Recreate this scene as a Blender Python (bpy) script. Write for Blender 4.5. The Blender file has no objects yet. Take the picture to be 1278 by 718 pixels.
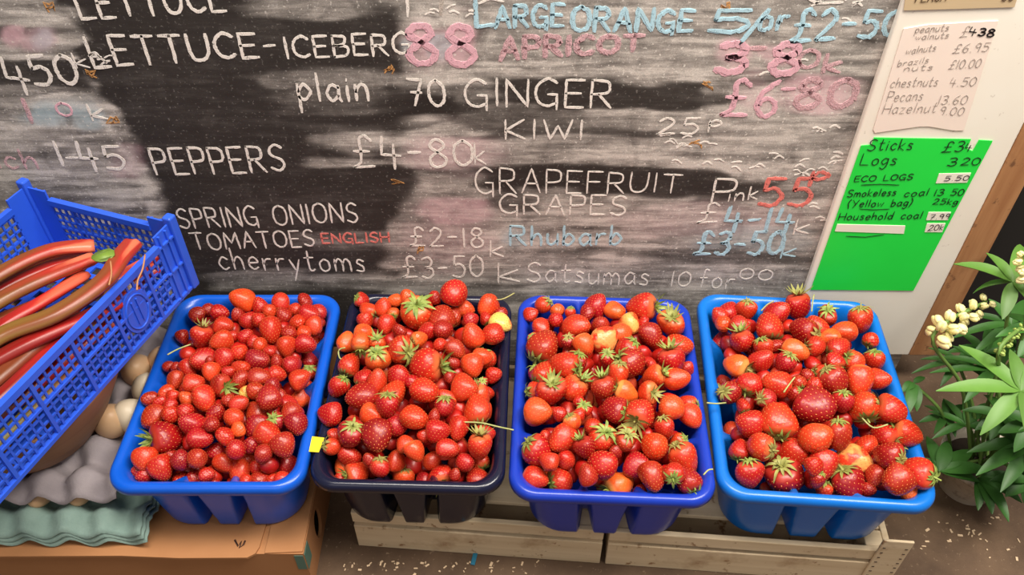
import bpy, bmesh, math, random
import numpy as np
from mathutils import Vector, Matrix, Euler

random.seed(7); RNG = np.random.default_rng(7)
PI = math.pi
scene = bpy.context.scene
C = scene.collection

# ------------------------------------------------------------------ camera
FPX, TILT, CAMZ = 1040.0, math.radians(44), 1.012          # focal length in px of 1278, pitch down, height
cam_d = bpy.data.cameras.new('camera'); cam = bpy.data.objects.new('camera', cam_d); C.objects.link(cam)
cam.location = (0, 0, CAMZ); cam.rotation_euler = (PI / 2 - TILT, 0, 0)
cam_d.sensor_fit = 'HORIZONTAL'; cam_d.sensor_width = 36; cam_d.lens = FPX / 1278 * 36
cam_d.clip_start = 0.02; cam_d.clip_end = 50
scene.camera = cam

# ------------------------------------------------------------------ light and exposure
scene.view_settings.view_transform = 'Standard'; scene.view_settings.look = 'None'
scene.view_settings.gamma = 1; scene.view_settings.use_curve_mapping = False
scene.view_settings.exposure = 0.0
W = bpy.data.worlds.new('shop_air'); scene.world = W; W.use_nodes = True
W.node_tree.nodes['Background'].inputs[0].default_value = (1.0, 0.93, 0.86, 1)
W.node_tree.nodes['Background'].inputs[1].default_value = 0.22

def area(name, loc, target, sx, sy, power, col):
    d = bpy.data.lights.new(name, 'AREA'); d.shape = 'RECTANGLE'; d.size = sx; d.size_y = sy
    d.energy = power; d.color = col
    o = bpy.data.objects.new(name, d); C.objects.link(o); o.location = loc
    o.rotation_euler = (Vector(target) - Vector(loc)).to_track_quat('-Z', 'Y').to_euler()
    return o
area('ceiling_strip_light', (-0.10, 0.46, 2.05), (-0.05, 0.66, 0.2), 1.0, 0.40, 37, (1.0, 0.93, 0.83))
area('ceiling_strip_light', (0.95, 0.36, 2.05), (0.55, 0.70, 0.2), 1.0, 0.40, 46, (1.0, 0.93, 0.83))
area('shop_doorway_light', (-0.5, -1.2, 1.9), (0.0, 0.7, 0.2), 1.6, 1.2, 9, (1.0, 0.92, 0.84))

# ------------------------------------------------------------------ picking points of the place
def ray(px, py):
    u = (px - 639) / FPX; v = (py - 359) / FPX
    return np.array([u, math.cos(TILT) - v * math.sin(TILT), -math.sin(TILT) - v * math.cos(TILT)])
CAM = np.array([0, 0, CAMZ])
def at_z(px, py, z):
    d = ray(px, py); return CAM + d * ((z - CAMZ) / d[2])
def at_y(px, py, y):
    d = ray(px, py); return CAM + d * (y / d[1])

# ------------------------------------------------------------------ mesh helpers
class MB:
    """collects shapes, then links them as ONE mesh object"""
    def __init__(s): s.v = []; s.f = []; s.m = []; s.sm = []
    def add(s, verts, faces, mat=0, smooth=False):
        b = len(s.v); s.v.extend([tuple(map(float, p)) for p in verts])
        for f in faces: s.f.append(tuple(b + i for i in f)); s.m.append(mat); s.sm.append(smooth)
    def box(s, x0, x1, y0, y1, z0, z1, mat=0, mtx=None):
        v = [(x, y, z) for z in (z0, z1) for y in (y0, y1) for x in (x0, x1)]
        if mtx is not None: v = [tuple(mtx @ Vector(p)) for p in v]
        s.add(v, [(0, 2, 3, 1), (4, 5, 7, 6), (0, 1, 5, 4), (2, 6, 7, 3), (0, 4, 6, 2), (1, 3, 7, 5)], mat)
    def tube(s, pts, rad, n=8, mat=0, flat=1.0, caps=True, up=(0, 0, 1)):
        pts = [Vector(p) for p in pts]; k = len(pts)
        rads = rad if hasattr(rad, '__len__') else [rad] * k
        v = []; up = Vector(up)
        for i, p in enumerate(pts):
            t = (pts[min(i + 1, k - 1)] - pts[max(i - 1, 0)]).normalized()
            a = t.cross(up)
            if a.length < 1e-4: a = t.cross(Vector((1, 0, 0)))
            a.normalize(); b = a.cross(t).normalized()
            for j in range(n):
                th = 2 * PI * j / n
                v.append(p + a * (math.cos(th) * rads[i]) + b * (math.sin(th) * rads[i] * flat))
        f = [(i * n + j, i * n + (j + 1) % n, (i + 1) * n + (j + 1) % n, (i + 1) * n + j) for i in range(k - 1) for j in range(n)]
        if caps: f += [tuple(range(n - 1, -1, -1)), tuple((k - 1) * n + j for j in range(n))]
        s.add(v, f, mat, True)
    def lathe(s, prof, n=32, mat=0, center=(0, 0, 0), sx=1, sy=1):
        v = [(center[0] + r * sx * math.cos(2 * PI * j / n), center[1] + r * sy * math.sin(2 * PI * j / n), center[2] + z) for r, z in prof for j in range(n)]
        k = len(prof)
        s.add(v, [(i * n + j, i * n + (j + 1) % n, (i + 1) * n + (j + 1) % n, (i + 1) * n + j) for i in range(k - 1) for j in range(n)], mat, True)
    def mesh(s, name, mats):
        me = bpy.data.meshes.new(name); me.from_pydata(s.v, [], s.f)
        me.polygons.foreach_set('material_index', s.m); me.polygons.foreach_set('use_smooth', s.sm)
        for m in (mats if isinstance(mats, (list, tuple)) else [mats]): me.materials.append(m)
        me.update(); return me
    def build(s, name, mats, parent=None):
        return link(name, s.mesh(name, mats), parent)

def link(name, me, parent=None):
    o = bpy.data.objects.new(name, me); C.objects.link(o)
    if parent is not None: o.parent = parent
    return o
def tag(o, label, cat, group=None, kind=None):
    o['label'] = label; o['category'] = cat
    if group: o['group'] = group
    if kind: o['kind'] = kind
    return o
def empty(name, loc=(0, 0, 0), rz=0):
    o = bpy.data.objects.new(name, None); C.objects.link(o); o.location = loc; o.rotation_euler = (0, 0, rz)
    o.empty_display_size = 0.02; return o
def bevel(o, w, seg=2):
    m = o.modifiers.new('bevel', 'BEVEL'); m.width = w; m.segments = seg; m.limit_method = 'ANGLE'
    return o

# ------------------------------------------------------------------ material helpers
def srgb(r, g, b):
    f = lambda c: (c / 255) / 12.92 if c / 255 <= 0.04045 else ((c / 255 + 0.055) / 1.055) ** 2.4
    return (f(r), f(g), f(b), 1)
class Mat:
    def __init__(s, name, rough=0.5, col=None, **kw):
        s.m = bpy.data.materials.new(name); s.m.use_nodes = True; s.t = s.m.node_tree; s.N = s.t.nodes; s.L = s.t.links
        s.b = s.N['Principled BSDF']; s.b.inputs['Roughness'].default_value = rough
        if col: s.b.inputs['Base Color'].default_value = col
        for k, v in kw.items(): s.b.inputs[k.replace('_', ' ')].default_value = v
    def n(s, typ, **kw):
        x = s.N.new(typ)
        for k, v in kw.items(): setattr(x, k, v)
        return x
    def l(s, a, b): s.L.new(a, b)
    def coord(s, out='Object', scale=(1, 1, 1), loc=(0, 0, 0)):
        tc = s.n('ShaderNodeTexCoord'); mp = s.n('ShaderNodeMapping')
        mp.inputs['Scale'].default_value = scale; mp.inputs['Location'].default_value = loc
        s.l(tc.outputs[out], mp.inputs['Vector']); return mp.outputs['Vector']
    def noise(s, vec, scale, detail=4, rough=0.55, dist=0):
        x = s.n('ShaderNodeTexNoise'); x.inputs['Scale'].default_value = scale; x.inputs['Detail'].default_value = detail
        x.inputs['Roughness'].default_value = rough; x.inputs['Distortion'].default_value = dist
        s.l(vec, x.inputs['Vector']); return x.outputs['Fac']
    def ramp(s, fac, stops):
        x = s.n('ShaderNodeValToRGB'); e = x.color_ramp.elements
        while len(e) > len(stops): e.remove(e[-1])
        while len(e) < len(stops): e.new(1)
        for k, (p, c) in enumerate(stops):
            e[k].position = p; e[k].color = c if hasattr(c, '__len__') else (c, c, c, 1)
        s.l(fac, x.inputs['Fac']); return x.outputs['Color']
    def math(s, op, a, b=None, clamp=False):
        x = s.n('ShaderNodeMath', operation=op, use_clamp=clamp)
        for i, q in enumerate((a, b)):
            if q is None: continue
            if isinstance(q, (int, float)): x.inputs[i].default_value = q
            else: s.l(q, x.inputs[i])
        return x.outputs[0]
    def mix(s, fac, a, b):
        x = s.n('ShaderNodeMix', data_type='RGBA')
        for sock, q in ((x.inputs['Factor'], fac), (x.inputs['A'], a), (x.inputs['B'], b)):
            if isinstance(q, (int, float)): sock.default_value = q
            elif isinstance(q, tuple): sock.default_value = q
            else: s.l(q, sock)
        return x.outputs['Result']
    def base(s, c): s.l(c, s.b.inputs['Base Color']); return s
    def bump(s, h, strength=0.3, dist=0.001):
        x = s.n('ShaderNodeBump'); x.inputs['Strength'].default_value = strength; x.inputs['Distance'].default_value = dist
        s.l(h, x.inputs['Height']); s.l(x.outputs['Normal'], s.b.inputs['Normal']); return s

# plastics
def plastic(name, a, b, rough=0.3):
    m = Mat(name, rough); v = m.coord('Object')
    m.base(m.mix(m.noise(v, 9, 3), a, b)); m.bump(m.noise(v, 220, 2), 0.05, 0.0005)
    return m.m
M = {}
M['blue_left'] = plastic('bright_blue_plastic', srgb(8, 78, 186), srgb(14, 92, 210), .28)
M['navy'] = plastic('dark_navy_plastic', srgb(18, 20, 40), srgb(24, 27, 52), .22)
M['royal'] = plastic('royal_blue_plastic', srgb(18, 48, 158), srgb(26, 62, 186), .28)
M['sky'] = plastic('sky_blue_plastic', srgb(8, 98, 190), srgb(16, 116, 212), .3)
M['lattice'] = plastic('ultramarine_plastic', srgb(34, 78, 206), srgb(54, 104, 228), .38)

def wood_mat(name, a, b, spot, axis=0):
    m = Mat(name, .75); sc = [60, 60, 60]; sc[axis] = 4
    v = m.coord('Object', tuple(sc)); g = m.noise(v, 1.2, 5, .6)
    c = m.mix(m.ramp(g, [(.3, 0), (.7, 1)]), a, b)
    v2 = m.coord('Object'); s2 = m.ramp(m.noise(v2, 55, 3, .6), [(.62, 0), (.70, 1)])
    s3 = m.ramp(m.noise(v2, 14, 4, .7), [(.55, 0), (.72, .55)])
    c = m.mix(s3, c, spot); c = m.mix(s2, c, spot)
    m.base(c); m.bump(g, .25, .0006); return m.m
M['crate_wood'] = wood_mat('pale_crate_wood', srgb(226, 206, 174), srgb(206, 182, 146), srgb(150, 112, 78))
M['post_wood'] = wood_mat('tan_post_wood', srgb(186, 136, 92), srgb(160, 108, 68), srgb(120, 80, 52), 2)
M['card'] = (lambda m: (m.base(m.mix(m.noise(m.coord('Object'), 18, 4), srgb(160, 108, 66), srgb(178, 126, 82))),
             m.bump(m.noise(m.coord('Object', (4, 300, 4)), 1, 2), .12, .0005), m.m)[2])(Mat('corrugated_cardboard', .8))
M['dark'] = Mat('dark_void', .9, srgb(24, 20, 18)).m
# ------------------------------------------------------------------ single-stroke handwriting
G = {}
def g(ch, w, s): 
    G[ch] = (w, [(st[0] == '~', [tuple(map(float, p.split(','))) for p in st.lstrip('~').split()]) for st in s.split(';')])
g('A', .75, '0,0 .38,1 .75,0;.14,.38 .62,.38'); g('B', .65, '0,0 0,1;~0,1 .5,.95 .55,.75 .4,.56 0,.53;~0,.53 .55,.48 .65,.25 .5,.04 0,0')
g('C', .7, '~.7,.85 .4,1 .1,.8 0,.5 .1,.15 .4,0 .7,.12'); g('D', .7, '0,0 0,1;~0,1 .5,.9 .7,.5 .5,.08 0,0')
g('E', .6, '.6,1 0,1 0,0 .6,0;0,.52 .5,.52'); g('F', .6, '.6,1 0,1 0,0;0,.52 .5,.52')
g('G', .75, '~.7,.85 .4,1 .1,.8 0,.5 .1,.15 .4,0 .68,.1;.42,.42 .72,.42 .72,-.12'); g('H', .7, '0,0 0,1;.7,0 .7,1;0,.5 .7,.5')
g('I', .12, '.06,0 .06,1'); g('K', .65, '0,0 0,1;.62,1 0,.45 .65,0'); g('L', .62, '0,1 0,0 .62,0')
g('M', .9, '0,0 .08,1 .45,.35 .82,1 .9,0'); g('N', .72, '0,0 0,1 .72,0 .72,1'); g('O', .8, '~.4,1 .1,.85 0,.5 .1,.15 .4,0 .7,.15 .8,.5 .7,.85 .4,1')
g('P', .6, '0,0 0,1;~0,1 .5,.95 .6,.72 .5,.5 0,.45'); g('R', .68, '0,0 0,1;~0,1 .5,.95 .6,.75 .5,.53 0,.48;.25,.48 .68,0')
g('S', .62, '~.6,.88 .35,1 .08,.85 .1,.6 .5,.42 .6,.2 .35,0 0,.12'); g('T', .75, '0,1 .75,1;.38,1 .38,0'); g('U', .72, '~0,1 0,.35 .15,.03 .5,.03 .7,.35 .72,1')
g('W', .95, '0,1 .22,0 .48,.7 .72,0 .95,1'); g('Y', .7, '0,1 .35,.5;.7,1 .2,-.1'); g('£', .7, '~.68,.85 .5,1 .3,.9 .3,.5 .25,.15 0,0;0,0 .7,.02;.08,.5 .58,.5')
g('0', .62, '~.31,1 .06,.8 0,.5 .06,.18 .31,0 .56,.18 .62,.5 .56,.8 .31,1'); g('1', .14, '.07,0 .07,1'); g('2', .6, '~.05,.8 .3,1 .55,.8 .45,.5 0,0;0,0 .62,.03')
g('3', .55, '~.05,.92 .35,1 .52,.8 .4,.58 .2,.52;~.2,.52 .5,.45 .55,.2 .3,0 0,.1'); g('4', .65, '.1,1 .02,.4 .65,.36;.45,.75 .42,-.08'); g('5', .6, '.6,1 .12,1 .08,.58;~.08,.58 .4,.62 .6,.35 .4,.02 0,.08')
g('6', .58, '~.5,1 .15,.7 .02,.3 .25,0 .52,.15 .5,.42 .25,.5 .05,.3'); g('7', .55, '0,1 .55,1 .2,0;.1,.5 .5,.5'); g('8', .58, '~.29,.55 .05,.75 .2,1 .45,.95 .5,.75 .29,.55 .02,.28 .15,0 .45,.02 .58,.28 .29,.55')
g('9', .55, '~.5,.65 .25,.5 .03,.7 .2,1 .48,.9 .5,.65 .45,0'); g('-', .45, '.03,.45 .42,.47'); g('.', .15, '.06,.06 .1,.02'); g('/', .4, '0,-.1 .4,1'); g(' ', .5, '0,-9 0,-9')
g('(', .25, '~.25,1.1 .03,.6 .22,-.15'); g(')', .25, '~0,1.1 .22,.6 .03,-.15')
g('a', .48, '~.45,.5 .2,.58 0,.28 .18,0 .42,.2;.45,.56 .45,.1 .52,0'); g('b', .46, '0,1 0,0;~0,.3 .22,.58 .46,.3 .22,0 0,.1'); g('c', .42, '~.42,.48 .2,.58 0,.28 .18,0 .42,.1')
g('d', .46, '~.44,.4 .2,.56 0,.28 .2,0 .44,.2;.46,1.05 .46,0'); g('e', .44, '~.02,.3 .44,.34 .3,.57 .08,.48 .02,.2 .2,0 .42,.1'); g('f', .38, '~.38,.95 .2,1 .14,.7 .12,0;0,.52 .32,.54')
g('g', .46, '~.44,.5 .2,.58 0,.3 .18,.05 .42,.25;~.45,.56 .44,-.1 .25,-.38 0,-.25'); g('h', .44, '0,1 0,0;~0,.3 .22,.58 .4,.45 .43,0'); g('i', .1, '.05,0 .05,.55;.05,.75 .06,.8')
g('k', .44, '0,1 0,0;.4,.6 .02,.28 .44,0'); g('l', .1, '.05,1 .05,0'); g('m', .72, '0,0 0,.56;~0,.35 .18,.58 .34,.4 .35,0;~.35,.35 .52,.58 .7,.4 .72,0'); g('n', .44, '0,0 0,.56;~0,.3 .2,.58 .4,.45 .44,0')
g('o', .46, '~.23,.57 .02,.4 .05,.1 .23,0 .44,.15 .42,.45 .23,.57'); g('p', .46, '0,.58 0,-.45;~0,.3 .22,.58 .46,.32 .22,.02 0,.12'); g('r', .36, '0,0 0,.56;~0,.3 .15,.52 .36,.54'); g('s', .38, '~.36,.5 .15,.58 .06,.42 .32,.24 .3,.03 0,.06')
g('t', .4, '~.18,.95 .15,.2 .25,0 .4,.08;0,.62 .4,.64'); g('u', .46, '~0,.56 .02,.12 .2,0 .42,.2;.45,.56 .46,0'); g('w', .66, '0,.56 .15,.02 .33,.45 .5,.02 .66,.56'); g('y', .46, '0,.56 .2,.1;.46,.58 .08,-.42'); g('z', .42, '0,.55 .42,.55 0,0 .44,0')
g('v', .42, '0,.56 .2,0 .42,.56'); g('q', .46, '~.44,.5 .2,.58 0,.3 .18,.05 .42,.25;.45,.56 .45,-.4'); g('x', .42, '0,0 .42,.56;.42,0 0,.56')

def smooth(p, n=5):
    if len(p) < 3: return p
    out = []; P = [np.array(q) for q in p]
    for i in range(len(P) - 1):
        p0 = P[max(i - 1, 0)]; p1 = P[i]; p2 = P[i + 1]; p3 = P[min(i + 2, len(P) - 1)]
        for k in range(n):
            t = k / n
            out.append(tuple(.5 * ((2 * p1) + (-p0 + p2) * t + (2 * p0 - 5 * p1 + 4 * p2 - p3) * t * t + (-p0 + 3 * p1 - 3 * p2 + p3) * t ** 3)))
    return out + [tuple(P[-1])]
def word_strokes(text, x0, x1, y0, y1, h, slant=0.0, jit=.03, h1=None):
    """strokes in photograph pixels for a word whose baseline runs from (x0,y0) to (x1,y1)"""
    gap = .26; tot = sum(G[c][0] + gap for c in text) - gap; res = []; cur = 0
    for c in text:
        w, sts = G[c]; jy = random.uniform(-jit, jit)
        for sm, p in sts:
            if p[0][1] < -5: continue
            p = smooth(p) if sm else p
            q = []
            for (x, y) in p:
                f = (cur + x) / tot; hh = h + ((h1 or h) - h) * f
                yy = (y + jy) * hh
                xb = x0 + f * (x1 - x0); yb = y0 + f * (y1 - y0)
                q.append((xb - (slant + (639 - xb) / (1436 - yb)) * yy, yb - yy))
            res.append(q)
        cur += w + gap
    return res
def stroke_mesh(mb, strokes, wpx, yplane, thick=.0004, wob=.25, mat=0):
    """flat marks lying on the upright plane y = yplane"""
    for st in strokes:
        pts = [at_y(x, y, yplane) for x, y in st]
        d = []
        for a, b in zip(pts[:-1], pts[1:]):
            n = max(1, int(np.linalg.norm(b - a) / .004))
            for k in range(n): d.append(a + (b - a) * k / n)
        d.append(pts[-1]); d = np.array(d)
        if len(d) < 2: continue
        w = wpx * .00086 / 2
        t = np.gradient(d, axis=0); t[:, 1] = 0; t /= (np.linalg.norm(t, axis=1)[:, None] + 1e-9)
        d[0] -= t[0] * w * .7; d[-1] += t[-1] * w * .7
        nrm = np.stack([-t[:, 2], np.zeros(len(d)), t[:, 0]], 1)
        ww = w * (1 + RNG.uniform(-wob, wob, (len(d), 2)))
        ww[0] *= .6; ww[-1] *= .6
        L = d + nrm * ww[:, :1]; R = d - nrm * ww[:, 1:]
        f = np.array([0, -thick, 0]); k = len(d)
        v = list(L) + list(R) + list(L + f) + list(R + f)
        fc = [(2 * k + i, 3 * k + i, 3 * k + i + 1, 2 * k + i + 1) for i in range(k - 1)]
        fc += [(i, i + 1, 2 * k + i + 1, 2 * k + i) for i in range(k - 1)] + [(k + i + 1, k + i, 3 * k + i, 3 * k + i + 1) for i in range(k - 1)]
        mb.add(v, fc, mat)

# ------------------------------------------------------------------ setting: floor and back wall
fm = Mat('dirty_concrete', .85); v = fm.coord('Object')
c = fm.mix(fm.ramp(fm.noise(v, 9, 6, .65), [(.3, 0), (.7, 1)]), srgb(70, 52, 38), srgb(104, 82, 62))
c = fm.mix(fm.ramp(fm.noise(v, 120, 3, .7), [(.62, 0), (.72, .7)]), c, srgb(150, 128, 104)); fm.base(c)
fm.bump(fm.noise(v, 60, 5, .7), .5, .004)
mb = MB(); mb.box(-1.6, 1.8, -1.2, 1.2, -.08, 0); fl = mb.build('floor', fm.m); fl['kind'] = 'structure'
wm = Mat('dark_plaster', .9); wm.base(wm.mix(wm.noise(wm.coord('Object'), 6, 5), srgb(18, 15, 14), srgb(34, 29, 26)))
mb = MB(); mb.box(-1.6, 1.8, .90, 1.0, 0, 2.3); wl = mb.build('wall_back', wm.m); wl['kind'] = 'structure'

# ------------------------------------------------------------------ blackboard
YB = .85                                      # its front face
cm = Mat('chalkboard', .8)
at = cm.n('ShaderNodeAttribute', attribute_name='chalk'); sp = cm.n('ShaderNodeSeparateColor'); cm.l(at.outputs['Color'], sp.inputs[0])
vs = cm.coord('Object', (6, 1, 62)); vf = cm.coord('Object', (26, 1, 230)); vr = cm.coord('Object')
st1 = cm.noise(vs, 1, 5, .65, .6); st2 = cm.noise(vf, 1, 4, .7); gr = cm.noise(vr, 700, 2, .7); bl = cm.noise(vr, 26, 5, .65, .8)
tex = cm.math('ADD', cm.math('MULTIPLY', st1, .55), cm.math('ADD', cm.math('MULTIPLY', st2, .22), cm.math('MULTIPLY', bl, .40)))
cov = cm.math('MULTIPLY', sp.outputs[0], cm.ramp(tex, [(.42, .16), (.56, .62), (.72, 1.3)]), True)
cov = cm.math('ADD', cov, cm.math('MULTIPLY', cm.ramp(tex, [(.60, 0), (.80, .05)]), 1.0), True)
s3 = cm.noise(cm.coord('Object', (16, 1, 110)), 1, 6, .75, .4)
cov = cm.math('ADD', cov, cm.math('MULTIPLY', cm.math('MULTIPLY', sp.outputs[0], cm.ramp(s3, [(.52, 0), (.66, .55)])), 1.0), True)
cov = cm.math('MULTIPLY', cov, cm.ramp(gr, [(.3, .65), (.7, 1.1)]), True)
base = cm.mix(cov, srgb(32, 25, 21), srgb(214, 206, 198))
pk = cm.math('MULTIPLY', sp.outputs[1], cm.ramp(bl, [(.35, .55), (.6, 1)]), True)
bu = cm.math('MULTIPLY', sp.outputs[2], cm.ramp(bl, [(.35, .45), (.6, 1)]), True)
base = cm.mix(pk, base, srgb(226, 182, 190)); base = cm.mix(bu, base, srgb(176, 204, 214))
fine = cm.ramp(cm.noise(vr, 240, 3, .6), [(.60, 0), (.68, 1)])
fine = cm.math('MULTIPLY', fine, cm.math('ADD', sp.outputs[0], .12), True); base = cm.mix(fine, base, srgb(226, 220, 212)); cm.base(base); cm.bump(st2, .08, .0005)

nx, nz = 760, 420
X = np.linspace(-.80, .60, nx); Z = np.linspace(0, .84, nz)
XX, ZZ = np.meshgrid(X, Z)
# the same grid as seen in the photograph, for laying out the chalk smears
dy = YB; dz = ZZ - CAMZ
fw = dy * math.cos(TILT) - dz * math.sin(TILT); upv = dy * math.sin(TILT) + dz * math.cos(TILT)
PX = 639 + FPX * XX / fw; PY = 359 - FPX * upv / fw
def gauss_noise(sx, sz, seed):
    r = np.random.default_rng(seed); a = r.standard_normal((nz, nx))
    for ax, s in ((1, sx), (0, sz)):
        k = np.exp(-.5 * (np.arange(-3 * s, 3 * s + 1) / max(s, .5)) ** 2); k /= k.sum()
        a = np.apply_along_axis(lambda m: np.convolve(m, k, 'same'), ax, a)
    return a / a.std()
n1 = gauss_noise(14, 2, 1); n2 = gauss_noise(5, 3, 2); n3 = gauss_noise(30, 6, 3)
def soft(d, w): return 1 / (1 + np.exp(-np.clip(d / w, -40, 40)))
def ell(cx, cy, rx, ry, edge=.35):
    q = np.sqrt(((PX + n2 * rx * .10 - cx) / rx) ** 2 + ((PY + n1 * ry * .22 - cy) / ry) ** 2)
    return soft(1 - q, edge * .35)
def rect(x0, x1, y0, y1, ex=10, ey=5):
    ex, ey = ex * .7, ey * .45
    x = PX + n1 * 11 + n2 * 7; y = PY + n3 * 3.5 + n1 * 2 + n2 * .8
    return soft(x - x0, ex * .4) * soft(x1 - x, ex * .4) * soft(y - y0, ey * .4) * soft(y1 - y, ey * .4)
wh = np.full(PX.shape, .035); pk = np.zeros(PX.shape); bu = np.zeros(PX.shape)
edgeL = np.interp(PY, [-60, 0, 30, 50, 62, 90, 130, 160, 200, 240, 280], [40, 72, 90, 118, 95, 112, 132, 158, 172, 196, 210])
wh = np.maximum(wh, .56 * soft(edgeL - PX + n2 * 4, 2.5))
wh = np.maximum(wh, .95 * np.exp(-((PX - edgeL + 14 + n2 * 5) / 13) ** 2) * soft(PY - 125, 6))
wh = np.maximum(wh, .7 * ell(50, 20, 45, 20)); wh = np.maximum(wh, .65 * ell(30, 160, 95, 24))
for (a, b, c_, d_, k) in [(-30, 115, 76, 112, .9), (20, 130, 0, 8, .5), (-20, 75, 180, 192, .4), (95, 125, 85, 120, .5), (-40, 12, 26, 42, .8)]: wh *= 1 - k * rect(a, b, c_, d_)
edgeR = np.interp(PY, [-60, 0, 25, 45, 85, 110, 150, 165, 200, 225, 290, 360], [300, 462, 500, 505, 498, 560, 585, 500, 505, 520, 478, 480])
wh = np.maximum(wh, .64 * soft(PX - edgeR + n2 * 6, 4))
wh = np.maximum(wh, .55 * ell(385, 8, 80, 15)); wh = np.maximum(wh, .42 * ell(450, 97, 120, 11)); wh = np.maximum(wh, .30 * ell(430, 112, 90, 28)); wh = np.maximum(wh, .40 * ell(345, 102, 22, 13))
wh = np.maximum(wh, .62 * ell(450, 175, 55, 14)); wh = np.maximum(wh, .5 * ell(430, 203, 62, 7)); wh = np.maximum(wh, .35 * ell(435, 300, 60, 12)); wh = np.maximum(wh, .42 * ell(330, 350, 75, 14)); wh = np.maximum(wh, .42 * ell(480, 352, 90, 12))
wh = np.maximum(wh, .95 * ell(545, 15, 40, 16)); wh = np.maximum(wh, .9 * ell(545, 92, 45, 12)); wh = np.maximum(wh, .85 * ell(565, 105, 30, 20)); wh = np.maximum(wh, .8 * ell(545, 185, 60, 32))
wh = np.maximum(wh, .85 * ell(940, 205, 130, 18)); wh = np.maximum(wh, .95 * ell(1030, 120, 55, 32)); wh = np.maximum(wh, .8 * ell(960, 120, 35, 24)); wh = np.maximum(wh, .72 * ell(820, 88, 240, 10)); wh = np.maximum(wh, .7 * ell(760, 50, 260, 14)); wh = np.maximum(wh, .8 * ell(900, 184, 90, 8)); wh = np.maximum(wh, .6 * ell(560, 250, 50, 25)); wh = np.maximum(wh, .7 * ell(1050, 200, 30, 60))
for (a, b, c_, d_, k) in [(598, 905, 101, 137, .92), (905, 1110, 94, 103, .7), (470, 592, 108, 152, .75), (590, 700, 137, 178, .75), (690, 805, 160, 176, .8), (592, 900, 206, 243, .95), (880, 970, 222, 254, .9), (590, 640, 240, 262, .8),
                          (480, 585, 212, 222, .7), (592, 625, 28, 50, .6), (800, 1010, 318, 328, .55), (650, 760, 312, 320, .6), (985, 1110, 100, 110, .6), (970, 1010, 310, 335, .5), (1040, 1090, 140, 160, .5), (560, 620, 0, 8, .5), (596, 660, 352, 372, .4), (820, 1090, 6, 14, .35), (830, 1000, 150, 158, .3)]: wh *= 1 - k * rect(a, b, c_, d_, 24, 7)
for e_ in [(548, 50, 42, 26, .55), (528, 48, 20, 24, .8), (575, 52, 18, 28, .8), (560, 190, 58, 26, .42), (565, 262, 45, 20, .5), (560, 300, 60, 26, .22), (918, 68, 22, 22, .7), (968, 68, 22, 20, .7), (1020, 118, 46, 24, .62), (945, 120, 26, 26, .3), (18, 42, 16, 13, .9), (45, 48, 24, 12, .7), (880, 275, 120, 20, .18), (160, 200, 20, 20, .25)]: pk = np.maximum(pk, e_[4] * ell(*e_[:4]))
for e_ in [(548, 55, 16, 18, .5), (52, 48, 14, 11, .4), (70, 140, 48, 15, .55), (110, 148, 26, 14, .5), (640, 297, 14, 12, .4), (940, 300, 70, 18, .25), (510, 55, 10, 12, .5)]: bu = np.maximum(bu, e_[4] * ell(*e_[:4]))
rs = np.random.default_rng(21); wh = np.clip(wh, 0, 1) ** 1.1 * 1.12
for k in range(330):
    right = k < 230
    cx, cy = (rs.uniform(480, 1110), rs.uniform(-10, 366)) if right else (rs.uniform(-40, 210), rs.uniform(-10, 300))
    rx, ry = rs.uniform(18, 110), rs.uniform(1.2, 5.5); sg = rs.choice([1, 1, -1])
    sl = rs.normal(0, .03)
    q_ = ((PX - cx) / rx) ** 2 + ((PY - cy - sl * (PX - cx) + n2 * .8) / ry) ** 2
    e_ = np.exp(-q_ * 1.2) * np.clip(wh * 2.2 - .25, 0, 1)
    wh = np.clip(wh + e_ * (sg * rs.uniform(.15, .6) if sg > 0 else -rs.uniform(.10, .32)), 0, 1.2)
mb = MB()
vv = np.stack([XX.ravel(), np.full(XX.size, YB), ZZ.ravel()], 1)
ids = np.arange(nz * nx).reshape(nz, nx)
ff = np.stack([ids[:-1, :-1], ids[:-1, 1:], ids[1:, 1:], ids[1:, :-1]], -1).reshape(-1, 4)
me = bpy.data.meshes.new('blackboard')
back = np.array([(-.80, YB + .018, 0), (.60, YB + .018, 0), (.60, YB + .018, .84), (-.80, YB + .018, .84)])
nb = len(vv); edge = np.concatenate([ids[0, :], ids[1:, -1], ids[-1, -2::-1], ids[-2:0:-1, 0]])
rim_b = vv[edge] + [0, .018, 0]
me.from_pydata(np.concatenate([vv, rim_b]).tolist(), [], ff.tolist() +
               [(int(edge[(i + 1) % len(edge)]), int(edge[i]), nb + i, nb + (i + 1) % len(edge)) for i in range(len(edge))] + [tuple(nb + i for i in range(len(edge)))])
ca = me.color_attributes.new('chalk', 'FLOAT_COLOR', 'POINT')
col = np.zeros((nb + len(edge), 4)); col[:nb, 0] = wh.ravel(); col[:nb, 1] = pk.ravel(); col[:nb, 2] = bu.ravel(); col[:, 3] = 1
ca.data.foreach_set('color', col.ravel().astype(np.float32)); me.materials.append(cm.m); me.update()
board = tag(link('blackboard', me), 'large black chalkboard with smeared chalk prices, standing behind the strawberry trays', 'blackboard')

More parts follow.
